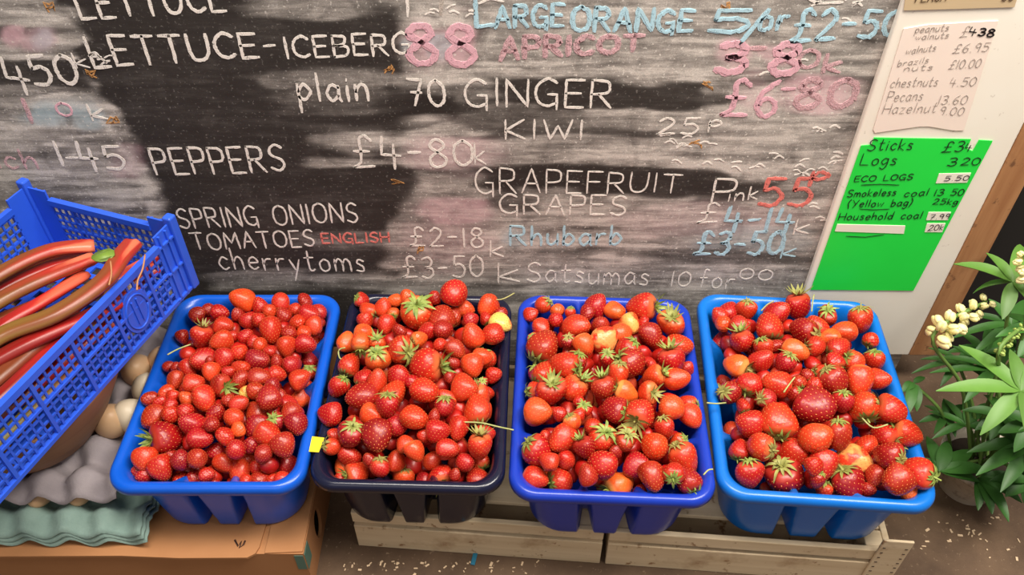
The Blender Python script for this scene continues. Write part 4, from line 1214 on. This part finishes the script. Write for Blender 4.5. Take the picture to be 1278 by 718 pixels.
# ------------------------------------------------------------------ blue lattice crate of rhubarb
Cc = np.array([-.400, .767]); ua = np.array([-.204, .071]); ua /= np.linalg.norm(ua); va = np.array([-ua[1], ua[0]])   # va runs along the long side
if va @ np.array([-.096, -.265]) < 0: va = -va
SL, LL, HH = .222, .405, CZ1 - CZ0
ang_ = math.atan2(-va[1], -va[0])                      # local x = -va ... local frame: x along long side (towards the back corner), y = along the short side
crt = empty('lattice_crate', (Cc[0] + ua[0] * SL / 2 + va[0] * LL / 2, Cc[1] + ua[1] * SL / 2 + va[1] * LL / 2, CZ0), math.atan2(-va[1], -va[0]))
tag(crt, 'blue plastic lattice crate holding rhubarb, tilted across the left edge beside the chalkboard', 'plastic crate')
CM = Matrix.Translation(crt.location) @ Euler((0, 0, crt.rotation_euler.z)).to_matrix().to_4x4(); CI = CM.inverted()
hl, hs = LL / 2, SL / 2; TP = .010                     # half sizes at the rim, taper to the floor
def wall(name, length, disc):
    """lattice wall in its own frame: x along, z up, outward = -y"""
    mb = MB(); bar = .0026; cell = .0098; H = HH
    x = -length / 2 + .004; nxc = 0
    post = .034
    for s in (-1, 1):                                   # solid corner plates with ribs
        xa, xb = (-length / 2, -length / 2 + post) if s < 0 else (length / 2 - post, length / 2)
        mb.box(xa, xb, -.0012, .0012, 0, H + .012)
        for k in range(3): mb.box(xa + .004 + k * .0125, xa + .0065 + k * .0125, -.0042, -.0012, 0, H + .010)
        for z in (.002, H * .48, H * .93): mb.box(xa, xb, -.0042, -.0012, z, z + .0026)
    x0_, x1_ = -length / 2 + post, length / 2 - post
    rows = [.004 + k * (H - .014) / 7 for k in range(8)]
    for z in rows: mb.box(x0_, x1_, -.0011, .0011, z - bar / 2, z + bar / 2)
    n_ = int((x1_ - x0_) / cell)
    for k in range(n_ + 1):
        xx = x0_ + (x1_ - x0_) * k / n_; big = k % 6 == 0
        mb.box(xx - (.0022 if big else bar / 2), xx + (.0022 if big else bar / 2), -.0011 - (.0022 if big else 0), .0011, .002, H - .004)
    mb.box(-length / 2, length / 2, -.0035, .0022, 0, .005)
    mb.box(x0_, x1_, -.0045, .003, H - .008, H)
    mb.box(x0_, x1_, -.0030, .0014, H * .50, H * .50 + .003)
    if disc:
        for xc in disc:
            v = []; n2 = 28
            for yy in (-.0026, .0002):
                for k in range(n2): v.append((xc + .0215 * math.cos(2 * PI * k / n2), yy, H * .47 + .030 * math.sin(2 * PI * k / n2)))
            mb.add(v, [tuple(range(n2)), tuple(range(2 * n2 - 1, n2 - 1, -1))] + [(k, n2 + k, n2 + (k + 1) % n2, (k + 1) % n2) for k in range(n2)])
            mb.tube([(xc + .017 * math.cos(2 * PI * k / 24), -.003, H * .47 + .024 * math.sin(2 * PI * k / 24)) for k in range(25)], .0012, 6)
            for dx in (-.004, .004): mb.box(xc + dx - .0012, xc + dx + .0012, -.0046, -.0026, H * .3, H * .66)
    o = mb.build(name, M['lattice'], crt); return o
tilt = math.atan2(TP, HH)
for (nm_, ln_, loc, rz, disc) in [('long_wall', LL, (0, -hs + TP * .5, 0), 0, None), ('long_wall', LL, (0, hs - TP * .5, 0), PI, None), ('short_wall', SL, (hl - TP * .5, 0, 0), PI / 2, None), ('short_wall', SL, (-hl + TP * .5, 0, 0), -PI / 2, None)]:
    is_front = (CM @ Vector(loc)).x > crt.location.x + .02 and nm_ == 'long_wall'
    o = wall(nm_, ln_ - .004, [hl * .52 if loc[1] < 0 else -hl * .52] if is_front else None)
    o.location = (loc[0], loc[1], .0); o.rotation_euler = (0, 0, rz)
mb = MB()
for k in range(11): mb.box(-hl + .012, hl - .012, -hs + .014 + k * .0188 - .004, -hs + .014 + k * .0188 + .004, .0005, .0035)
for k in range(20): mb.box(-hl + .014 + k * .0198 - .004, -hl + .014 + k * .0198 + .004, -hs + .012, hs - .012, .0002, .003)
mb.build('lattice_floor', M['lattice'], crt)
mb = MB()
for sx in (-1, 1):
    for sy in (-1, 1):
        for (ax, ay) in ((0, 0),): mb.box(sx * (hl - .002) - .006, sx * (hl - .002) + .006, sy * (hs - .002) - .006, sy * (hs - .002) + .006, HH - .012, HH + .020)
o_ = [bevel(mb.build('corner_lug', M['lattice'], crt), .002)]
bpy.data.objects.remove(o_[0])
for sx in (-1, 1):
    for sy in (-1, 1):
        mb = MB(); cx, cy = sx * (hl - .004), sy * (hs - .004)
        mb.box(cx - .006, cx + .006, cy - .006, cy + .006, 0, HH + .021)
        bevel(mb.build('corner_post', M['lattice'], crt), .0022)

# rhubarb stalks
def rhu_mat(name, stops):
    m = Mat(name, .36); a = m.n('ShaderNodeAttribute', attribute_name='along'); v = m.coord('Object')
    nz_ = m.noise(m.coord('Object', (40, 40, 40)), 1, 3); st_ = m.n('ShaderNodeAttribute', attribute_name='streak'); f = m.math('ADD', m.math('ADD', a.outputs['Fac'], m.math('MULTIPLY', m.math('SUBTRACT', st_.outputs['Fac'], .5), .75)), m.math('MULTIPLY', m.math('SUBTRACT', nz_, .5), .22))
    m.base(m.ramp(f, stops)); m.bump(m.noise(v, 160, 2), .12, .0006); return m.m
RM = dict(red=rhu_mat('red_rhubarb', [(0, srgb(112, 30, 20)), (.4, srgb(132, 22, 20)), (.8, srgb(176, 36, 32)), (.97, srgb(214, 96, 70))]),
          olive=rhu_mat('olive_rhubarb', [(0, srgb(122, 94, 40)), (.5, srgb(124, 64, 34)), (.85, srgb(168, 44, 34)), (1, srgb(206, 110, 80))]),
          brown=rhu_mat('brownish_rhubarb', [(0, srgb(112, 60, 28)), (.5, srgb(116, 52, 28)), (1, srgb(150, 52, 34))]),
          green=rhu_mat('green_rhubarb', [(0, srgb(150, 150, 70)), (.5, srgb(136, 118, 56)), (1, srgb(150, 70, 46))]))
BUTT = Mat('pale_butt', .6, srgb(224, 176, 140)).m
def stalk(px, zs, r0, r1, kind, label, butt=False):
    pts = [at_z(x, y, z) for (x, y), z in zip(px, zs)]; pts = np.array(smooth([tuple(p) for p in pts], 7)); k = len(pts); n_ = 18; r0 *= 1.22; r1 *= 1.22
    V = []; AL = []
    for i in range(k):
        t = pts[min(i + 1, k - 1)] - pts[max(i - 1, 0)]; t /= np.linalg.norm(t); s_ = np.cross(t, [0, 0, 1]); s_ /= np.linalg.norm(s_); u_ = np.cross(s_, t)
        f = i / (k - 1); r_ = r0 + (r1 - r0) * f
        if i == k - 1: r_ *= .86
        for j in range(n_):
            th = 2 * PI * j / n_; rr = r_ * (1 + .05 * math.cos(6 * th)); dx, dz_ = math.cos(th) * rr, math.sin(th) * rr * .72
            if math.sin(th) > .3: dz_ -= r_ * .16 * math.exp(-(math.cos(th) / .35) ** 2)        # the groove on the upper side
            V.append(pts[i] + s_ * dx + u_ * dz_); AL.append(f)
    F = [(i * n_ + j, i * n_ + (j + 1) % n_, (i + 1) * n_ + (j + 1) % n_, (i + 1) * n_ + j) for i in range(k - 1) for j in range(n_)] + [tuple(range(n_ - 1, -1, -1))]
    end = tuple((k - 1) * n_ + j for j in range(n_))
    me = bpy.data.meshes.new('rhubarb_stalk'); me.from_pydata([tuple(p) for p in V], [], F + [end])
    me.polygons.foreach_set('use_smooth', [True] * len(F) + [False]); me.polygons.foreach_set('material_index', [0] * (len(F)) + [1])
    a_ = me.attributes.new('along', 'FLOAT', 'POINT'); a_.data.foreach_set('value', np.array(AL, np.float32)); s_ = me.attributes.new('streak', 'FLOAT', 'POINT'); sk = RNG.uniform(.1, .9, n_); sk = (sk + np.roll(sk, 1)) / 2; s_.data.foreach_set('value', np.tile(sk, k).astype(np.float32)); me.materials.append(RM[kind]); me.materials.append(BUTT if butt else RM[kind]); me.update()
    return tag(link('rhubarb_stalk', me), label, 'rhubarb', 'rhubarb stalks in the blue crate')
stalk([(-70, 392), (-5, 345), (60, 314), (118, 307)], [.370, .374, .372, .362], .0085, .0085, 'olive', 'uppermost rhubarb stalk along the back, olive turning red at its end')
stalk([(-70, 425), (-5, 378), (60, 345), (118, 322)], [.366, .372, .372, .362], .0088, .0080, 'olive', 'second rhubarb stalk from the back, olive below and red at its end')
stalk([(-70, 460), (0, 408), (50, 378), (108, 342)], [.358, .365, .364, .354], .0070, .0066, 'red', 'thin red rhubarb stalk third from the back of the blue crate')
stalk([(-70, 470), (0, 420), (70, 392), (128, 352), (150, 322), (166, 304)], [.366, .372, .374, .376, .378, .372], .0088, .0100, 'olive', 'longest rhubarb stalk, curving up to a thick pale cut end at right', True)
stalk([(-70, 432), (0, 398), (60, 372), (98, 340)], [.350, .355, .356, .352], .0060, .0055, 'brown', 'narrow brownish rhubarb stalk between the longest stalk and the back ones')
stalk([(-70, 492), (0, 447), (70, 412), (140, 382), (172, 358)], [.352, .360, .360, .345, .325], .0085, .0080, 'red', 'red rhubarb stalk running just in front of the longest one')
stalk([(-60, 520), (0, 470), (60, 420), (100, 392)], [.350, .354, .352, .344], .0085, .0060, 'brown', 'broad brown-orange rhubarb stalk near the front wall of the blue crate')
stalk([(-50, 540), (10, 486), (70, 430), (120, 396)], [.346, .349, .347, .340], .0070, .0060, 'red', 'dark red rhubarb stalk pressed against the front wall of the crate')
stalk([(108, 412), (128, 384), (145, 352)], [.336, .340, .338], .0060, .0055, 'green', 'short greenish rhubarb stalk showing below the longest one')
stalk([(140, 372), (168, 352), (196, 334)], [.330, .336, .338], .0080, .0075, 'red', 'dark red rhubarb stump in the right corner of the blue crate')
stalk([(-60, 500), (20, 440), (110, 370), (196, 322)], [.312, .318, .322, .322], .0085, .0080, 'red', 'red rhubarb stalk lying lowest on the bottom of the blue crate')
stalk([(-50, 560), (20, 500), (90, 440), (150, 392)], [.312, .316, .318, .318], .0085, .0080, 'red', 'red rhubarb stalk behind the front lattice, seen through its holes')
stalk([(-50, 595), (20, 530), (70, 480), (100, 452)], [.302, .302, .304, .304], .0070, .0060, 'green', 'green rhubarb stalk low behind the front lattice at left')
stalk([(-70, 410), (0, 362), (60, 334), (112, 318)], [.350, .356, .354, .346], .0075, .0066, 'red', 'dark red rhubarb stalk sunk between the two olive ones at the back')
stalk([(-70, 478), (0, 432), (60, 400), (124, 362)], [.345, .350, .350, .346], .0070, .0060, 'brown', 'dull brown rhubarb stalk wedged under the longest one')
stalk([(-60, 508), (0, 460), (70, 424), (150, 384)], [.338, .342, .342, .332], .0075, .0060, 'red', 'deep red rhubarb stalk in the lower layer near the front wall')
stalk([(-60, 380), (0, 345), (60, 322), (100, 312)], [.340, .344, .344, .340], .0075, .0066, 'brown', 'brown rhubarb stalk lying deepest along the back wall')
# white root piece, leaf scrap and dry stem lying on the stalks
mb = MB(); pp = at_z(157, 357, .342); mb.lathe([(0, -.010), (.006, -.009), (.0095, -.003), (.009, .003), (.006, .008), (0, .010)], 16, 0, tuple(pp), 1.15, .85)
tag(mb.build('root_piece', Mat('white_root', .5, srgb(236, 214, 196)).m), 'small white root piece lying by the right wall of the rhubarb crate', 'root')
LG = Mat('leaf_scrap_green', .5); LG.base(LG.mix(LG.noise(LG.coord('Object'), 90, 3), srgb(96, 128, 44), srgb(126, 150, 60)))
mb = MB(); c0 = at_z(128, 319, .386); V = []; n_ = 14
for lay in (0, .0012):
    for k in range(n_):
        a = 2 * PI * k / n_; r_ = .0105 * (1 + .18 * math.sin(3 * a + 1)); V.append((c0[0] + r_ * 1.15 * math.cos(a), c0[1] + r_ * math.sin(a), c0[2] + .003 * math.sin(2 * a) + lay))
mb.add(V, [tuple(range(n_ - 1, -1, -1)), tuple(range(n_, 2 * n_))] + [(k, (k + 1) % n_, n_ + (k + 1) % n_, n_ + k) for k in range(n_)], 0, True)
tag(mb.build('leaf_scrap', LG.m), 'ragged green leaf scrap lying on the rhubarb ends', 'leaf')
DRY = Mat('dry_stem', .7, srgb(178, 124, 84)).m
for px, lab in [([(181, 318), (178, 336), (172, 350), (171, 362)], 'thin dry stem standing by the right wall of the rhubarb crate'), ([(138, 326), (139, 342), (136, 356)], 'thin dry stem hanging under the green leaf scrap')]:
    mb = MB(); mb.tube(smooth([tuple(at_z(x, y, .384)) for x, y in px], 4), .0010, 6); tag(mb.build('dry_stem', DRY), lab, 'stem')

# ------------------------------------------------------------------ lupin in a pot at the right
def leaf_mat(name, a, b):
    m = Mat(name, .5); v = m.coord('Object'); oi = m.n('ShaderNodeObjectInfo'); c = m.mix(m.noise(v, 25, 3), a, b)
    hs = m.n('ShaderNodeHueSaturation'); m.l(c, hs.inputs['Color']); m.l(m.math('ADD', m.math('MULTIPLY', oi.outputs['Random'], .5), .72), hs.inputs['Value']); m.base(hs.outputs['Color'])
    m.b.inputs['Subsurface Weight'].default_value = .0; return m.m
LEAF = leaf_mat('lupin_leaf', srgb(72, 112, 40), srgb(98, 140, 58)); LEAFD = leaf_mat('dark_lupin_leaf', srgb(40, 84, 28), srgb(62, 110, 42)); STEM = Mat('lupin_stem', .55, srgb(98, 130, 58)).m
pot_c = at_z(1206, 612, 0); pot_c[1] += .01
plant = empty('lupin_plant', (pot_c[0], pot_c[1], 0)); tag(plant, 'leafy green lupin with pale yellow flower spikes in a white pot at the right edge', 'potted plant')
pm = Mat('white_pot_plastic', .5); pm.base(pm.mix(pm.ramp(pm.noise(pm.coord('Object'), 40, 4, .7), [(.5, 0), (.7, .8)]), srgb(206, 196, 180), srgb(120, 98, 76)))
mb = MB(); mb.lathe([(.001, 0), (.034, 0), (.036, .002), (.047, .058), (.051, .058), (.052, .068), (.048, .069), (.044, .056), (.034, .010), (.001, .010)], 40)
pot = mb.build('pot', pm.m, plant)
mb = MB(); mb.lathe([(.001, .052), (.03, .054), (.0435, .050)], 32); mb.build('soil', Mat('potting_soil', .95, srgb(46, 34, 26)).m, plant)
mb = MB()
for k in range(9):
    a = -1.75 + k * .06; z = .028 + (k % 3) * .004; rr = .0345 + (z) * .195 + .0012
    mb.box(-.0014, .0014, -.0004, .0004, 0, .006 + .003 * (k % 2), 0, Matrix.Translation((rr * math.cos(a), rr * math.sin(a), z)) @ Euler((0, .4 * ((k % 3) - 1), a + PI / 2)).to_matrix().to_4x4())
lt = mb.build('pot_print', Mat('black_print', .6, srgb(30, 26, 24)).m, plant); lt['label'] = 'small black printed marks'
def local(p): return Vector(p) - plant.location
def leaflet(mb, base, tip, width, droop=.12, n=9, mat=0):
    b = Vector(base); t = Vector(tip); d = t - b; L = d.length; s = d.cross(Vector((0, 0, 1)))
    if s.length < 1e-5: s = Vector((1, 0, 0))
    s.normalize(); up = s.cross(d).normalized(); V = []
    for lay in (0, -.0005):
        for i in range(n):
            f = i / (n - 1); w_ = width * (math.sin(PI * min(1, f ** .8)) ** .75 if 0 < f < 1 else .02) + .0003
            c = b + d * f + up * (L * droop * (4 * f * (1 - f)) * .5 - L * droop * f * f * .6)
            for q_, dz_ in ((-1, .22), (-.5, .06), (0, 0), (.5, .06), (1, .22)): V.append(c + s * (q_ * w_) + up * (dz_ * w_ + lay))
    F = []
    for i in range(n - 1):
        for j in range(4):
            a = i * 5 + j; F.append((a, a + 1, a + 6, a + 5)); a += n * 5; F.append((a + 5, a + 6, a + 1, a))
    mb.add([tuple(p) for p in V], F, mat, True)
def palmate(px, py, z, leafl, dark=False, tilt_z=.25, root=None):
    """leafl: list of (end px, end py, extra height, width)"""
    c = local(at_z(px, py, z)); rt = Vector(root) if root else Vector((random.uniform(-.015, .015), random.uniform(-.015, .015), .055))
    mb = MB(); mid = (c + rt) / 2 + Vector((random.uniform(-.01, .01), random.uniform(-.01, .01), .02)); mb.tube(smooth([tuple(rt), tuple(mid), tuple(c - Vector((0, 0, .002)))], 6), [.0022] * 13, 7)
    st = mb.build('leaf_stalk', STEM, plant)
    lf = []
    for (ex, ey, dz_, w_) in leafl:
        mb = MB(); leaflet(mb, c, local(at_z(ex, ey, z + dz_)), w_, random.uniform(.08, .2)); lf.append(mb.build('leaflet', LEAFD if dark else LEAF, st))
    return st
def wheel(px, py, z, n, R_, w_, a0=0, sq=.75, dark=True, span=2 * PI):
    palmate(px, py, z, [(px + R_ * random.uniform(.8, 1.1) * math.cos(a0 + span * k / n), py + R_ * sq * random.uniform(.8, 1.1) * math.sin(a0 + span * k / n), random.uniform(-.02, .015), w_) for k in range(n)], dark)
palmate(1274, 488, .30, [(1171, 483, 0, .0095), (1199, 428, .008, .0105), (1262, 434, .01, .008), (1312, 440, 0, .010), (1330, 500, 0, .010), (1225, 540, -.02, .009), (1290, 560, -.01, .009)])
palmate(1264, 352, .34, [(1193, 325, .004, .0085), (1233, 313, .008, .007), (1276, 300, 0, .009), (1310, 340, 0, .008), (1252, 398, -.02, .008), (1300, 390, -.01, .008), (1212, 362, -.03, .005)])
palmate(1172, 588, .100, [(1158, 542, 0, .0085), (1184, 548, .005, .009), (1216, 560, 0, .0095), (1238, 585, 0, .0095), (1225, 600, -.008, .008), (1150, 570, 0, .006)], True)
palmate(1222, 596, .085, [(1240, 640, 0, .008), (1262, 648, 0, .0085), (1278, 625, 0, .009), (1290, 602, 0, .009), (1222, 636, -.006, .007)], True)
palmate(1284, 556, .16, [(1210, 560, 0, .0085), (1222, 588, 0, .009), (1252, 610, 0, .009), (1290, 628, 0, .009), (1225, 530, .01, .008), (1320, 540, 0, .009)], True)
palmate(1240, 462, .20, [(1162, 462, 0, .005), (1170, 442, .01, .005), (1190, 430, .01, .006), (1205, 500, 0, .007), (1270, 420, 0, .007), (1278, 470, 0, .007)], True)
palmate(1196, 452, .19, [(1140, 462, 0, .004), (1150, 446, 0, .004), (1160, 432, 0, .004), (1175, 480, 0, .005), (1215, 432, 0, .005), (1230, 470, 0, .005)], True)
palmate(1262, 405, .22, [(1190, 418, 0, .006), (1205, 390, 0, .006), (1235, 372, .01, .008), (1282, 372, 0, .008), (1215, 440, 0, .006), (1290, 430, 0, .008)], True)
palmate(1205, 530, .12, [(1160, 512, 0, .005), (1178, 496, 0, .005), (1205, 482, 0, .006), (1240, 500, 0, .007), (1165, 545, 0, .005), (1250, 540, 0, .007)], True)
palmate(1140, 478, .16, [(1131, 520, -.01, .007), (1146, 512, -.01, .007), (1126, 488, 0, .006), (1155, 470, 0, .004)], True, root=(-.03, .02, .055))
for a in [(1250, 520, .17, 8, 46, .007, .3), (1284, 600, .12, 8, 44, .008, .1), (1296, 410, .28, 8, 52, .008, .6), (1180, 520, .11, 7, 34, .005, .2), (1230, 440, .16, 8, 50, .007, .9), (1288, 530, .22, 8, 50, .008, .5)]: wheel(*a)
# flower spikes
PET = Mat('pale_yellow_petals', .55); PET.base(PET.mix(PET.noise(PET.coord('Object'), 60, 2), srgb(240, 226, 130), srgb(244, 238, 196))); BUD = Mat('green_buds', .55, srgb(150, 170, 84)).m
def pea(mb, c, d, s, mat):
    """one pea flower: a broad standard petal over two folded wings"""
    d = Vector(d).normalized(); s_ = d.cross(Vector((0, 0, 1)))
    if s_.length < .05: s_ = Vector((1, 0, 0))
    s_.normalize(); u_ = s_.cross(d)
    def blob(o, a, b_, c_):
        V = []; n1_, n2_ = 7, 10
        for i in range(n1_ + 1):
            t = PI * i / n1_
            for j in range(n2_):
                f = 2 * PI * j / n2_; p = d * (math.cos(t) * a) + s_ * (math.sin(t) * math.cos(f) * b_) + u_ * (math.sin(t) * math.sin(f) * c_); V.append(tuple(Vector(c) + o + p))
        mb.add(V, [(i * n2_ + j, i * n2_ + (j + 1) % n2_, (i + 1) * n2_ + (j + 1) % n2_, (i + 1) * n2_ + j) for i in range(n1_) for j in range(n2_)], mat, True)
    blob(u_ * s * .30 + d * s * .1, s * .62, s * .50, s * .30); blob(-u_ * s * .12 + s_ * s * .2 + d * s * .25, s * .66, s * .26, s * .40); blob(-u_ * s * .12 - s_ * s * .2 + d * s * .25, s * .66, s * .26, s * .40)
def spike(p0, p1, n, s0, s1, mats, lab, foot):
    a = local(p0); b = local(p1); mb = MB(); mb.tube(smooth([tuple(foot), tuple((Vector(foot) + a) / 2 + Vector((0, .0, .03))), tuple(a), tuple(b)], 6), [.0024] * 18 + [.0012], 7)
    st = mb.build('flower_stem', STEM, plant); ax = (b - a).normalized()
    e1 = ax.cross(Vector((0, 0, 1))).normalized(); e2 = ax.cross(e1)
    for k in range(n):
        f = k / (n - 1); th = k * 2.4; s = s0 + (s1 - s0) * f; dr = e1 * math.cos(th) + e2 * math.sin(th) + ax * .25
        mb = MB(); pea(mb, a + (b - a) * f + dr * (s * .9), dr, s, 0); fl_ = mb.build('floret', mats, st)
    st['label'] = lab
spike(at_z(1164, 420, .27), at_z(1232, 376, .30), 22, .0128, .0062, PET.m, 'pale yellow flower spike', (-.01, 0, .055))
spike(at_z(1288, 352, .36), at_z(1276, 316, .38), 14, .0085, .0065, PET.m, 'pale yellow flower spike at the far right', (.01, .01, .055))
spike(at_z(1246, 440, .33), at_z(1276, 408, .33), 22, .0040, .0030, BUD, 'green unopened bud spike', (.015, 0, .055))

# ------------------------------------------------------------------ litter on the floor
mb = MB(); r = np.random.default_rng(5)
for k in range(80):
    if k < 45: x, y = r.normal(520, 70), r.normal(706, 9)
    elif k < 65: x, y = r.normal(1210, 40), r.normal(668, 16)
    else: x, y = r.uniform(1120, 1278), r.uniform(600, 715)
    if y > 735 or (k < 45 and y < 693): continue
    p = at_z(x, y, .0008); L_ = r.uniform(.0008, .0032); a = r.uniform(0, PI)
    if p[1] > .535 and p[0] < .47: p[1] = .53
    mb.box(-L_, L_, -L_ * r.uniform(.2, .8), .0008, -.0005, .0007, 0, Matrix.Translation(p) @ Euler((r.uniform(-.2, .2), 0, a)).to_matrix().to_4x4())
tag(mb.build('wood_shavings', Mat('pale_shavings', .8, srgb(206, 180, 148)).m), 'pale wood shavings and crumbs scattered on the brown floor', 'shavings', None, 'stuff')
mb = MB(); p = at_z(592, 697, .001); mb.box(-.003, .003, -.010, .010, 0, .002, 0, Matrix.Translation(p) @ Euler((0, 0, -.2)).to_matrix().to_4x4())
tag(bevel(mb.build('plastic_scrap', Mat('teal_plastic', .4, srgb(30, 110, 140)).m), .0008), 'tiny teal plastic scrap on the floor below the navy tray', 'scrap')
for (px, py, s, lab) in [(1216, 560, 1.0, 'cream paper scrap on the floor among the lupin leaves'), (1262, 590, .7, 'small pale wood chip on the floor at the right edge')]:
    p = at_z(px, py, .012); mb = MB(); mb.box(-.014 * s, .014 * s, -.005 * s, .005 * s, 0, .0012, 0, Matrix.Translation(p) @ Euler((.1, .2, .6)).to_matrix().to_4x4()); tag(mb.build('paper_scrap', Mat('cream_paper', .7, srgb(214, 196, 176)).m), lab, 'scrap')
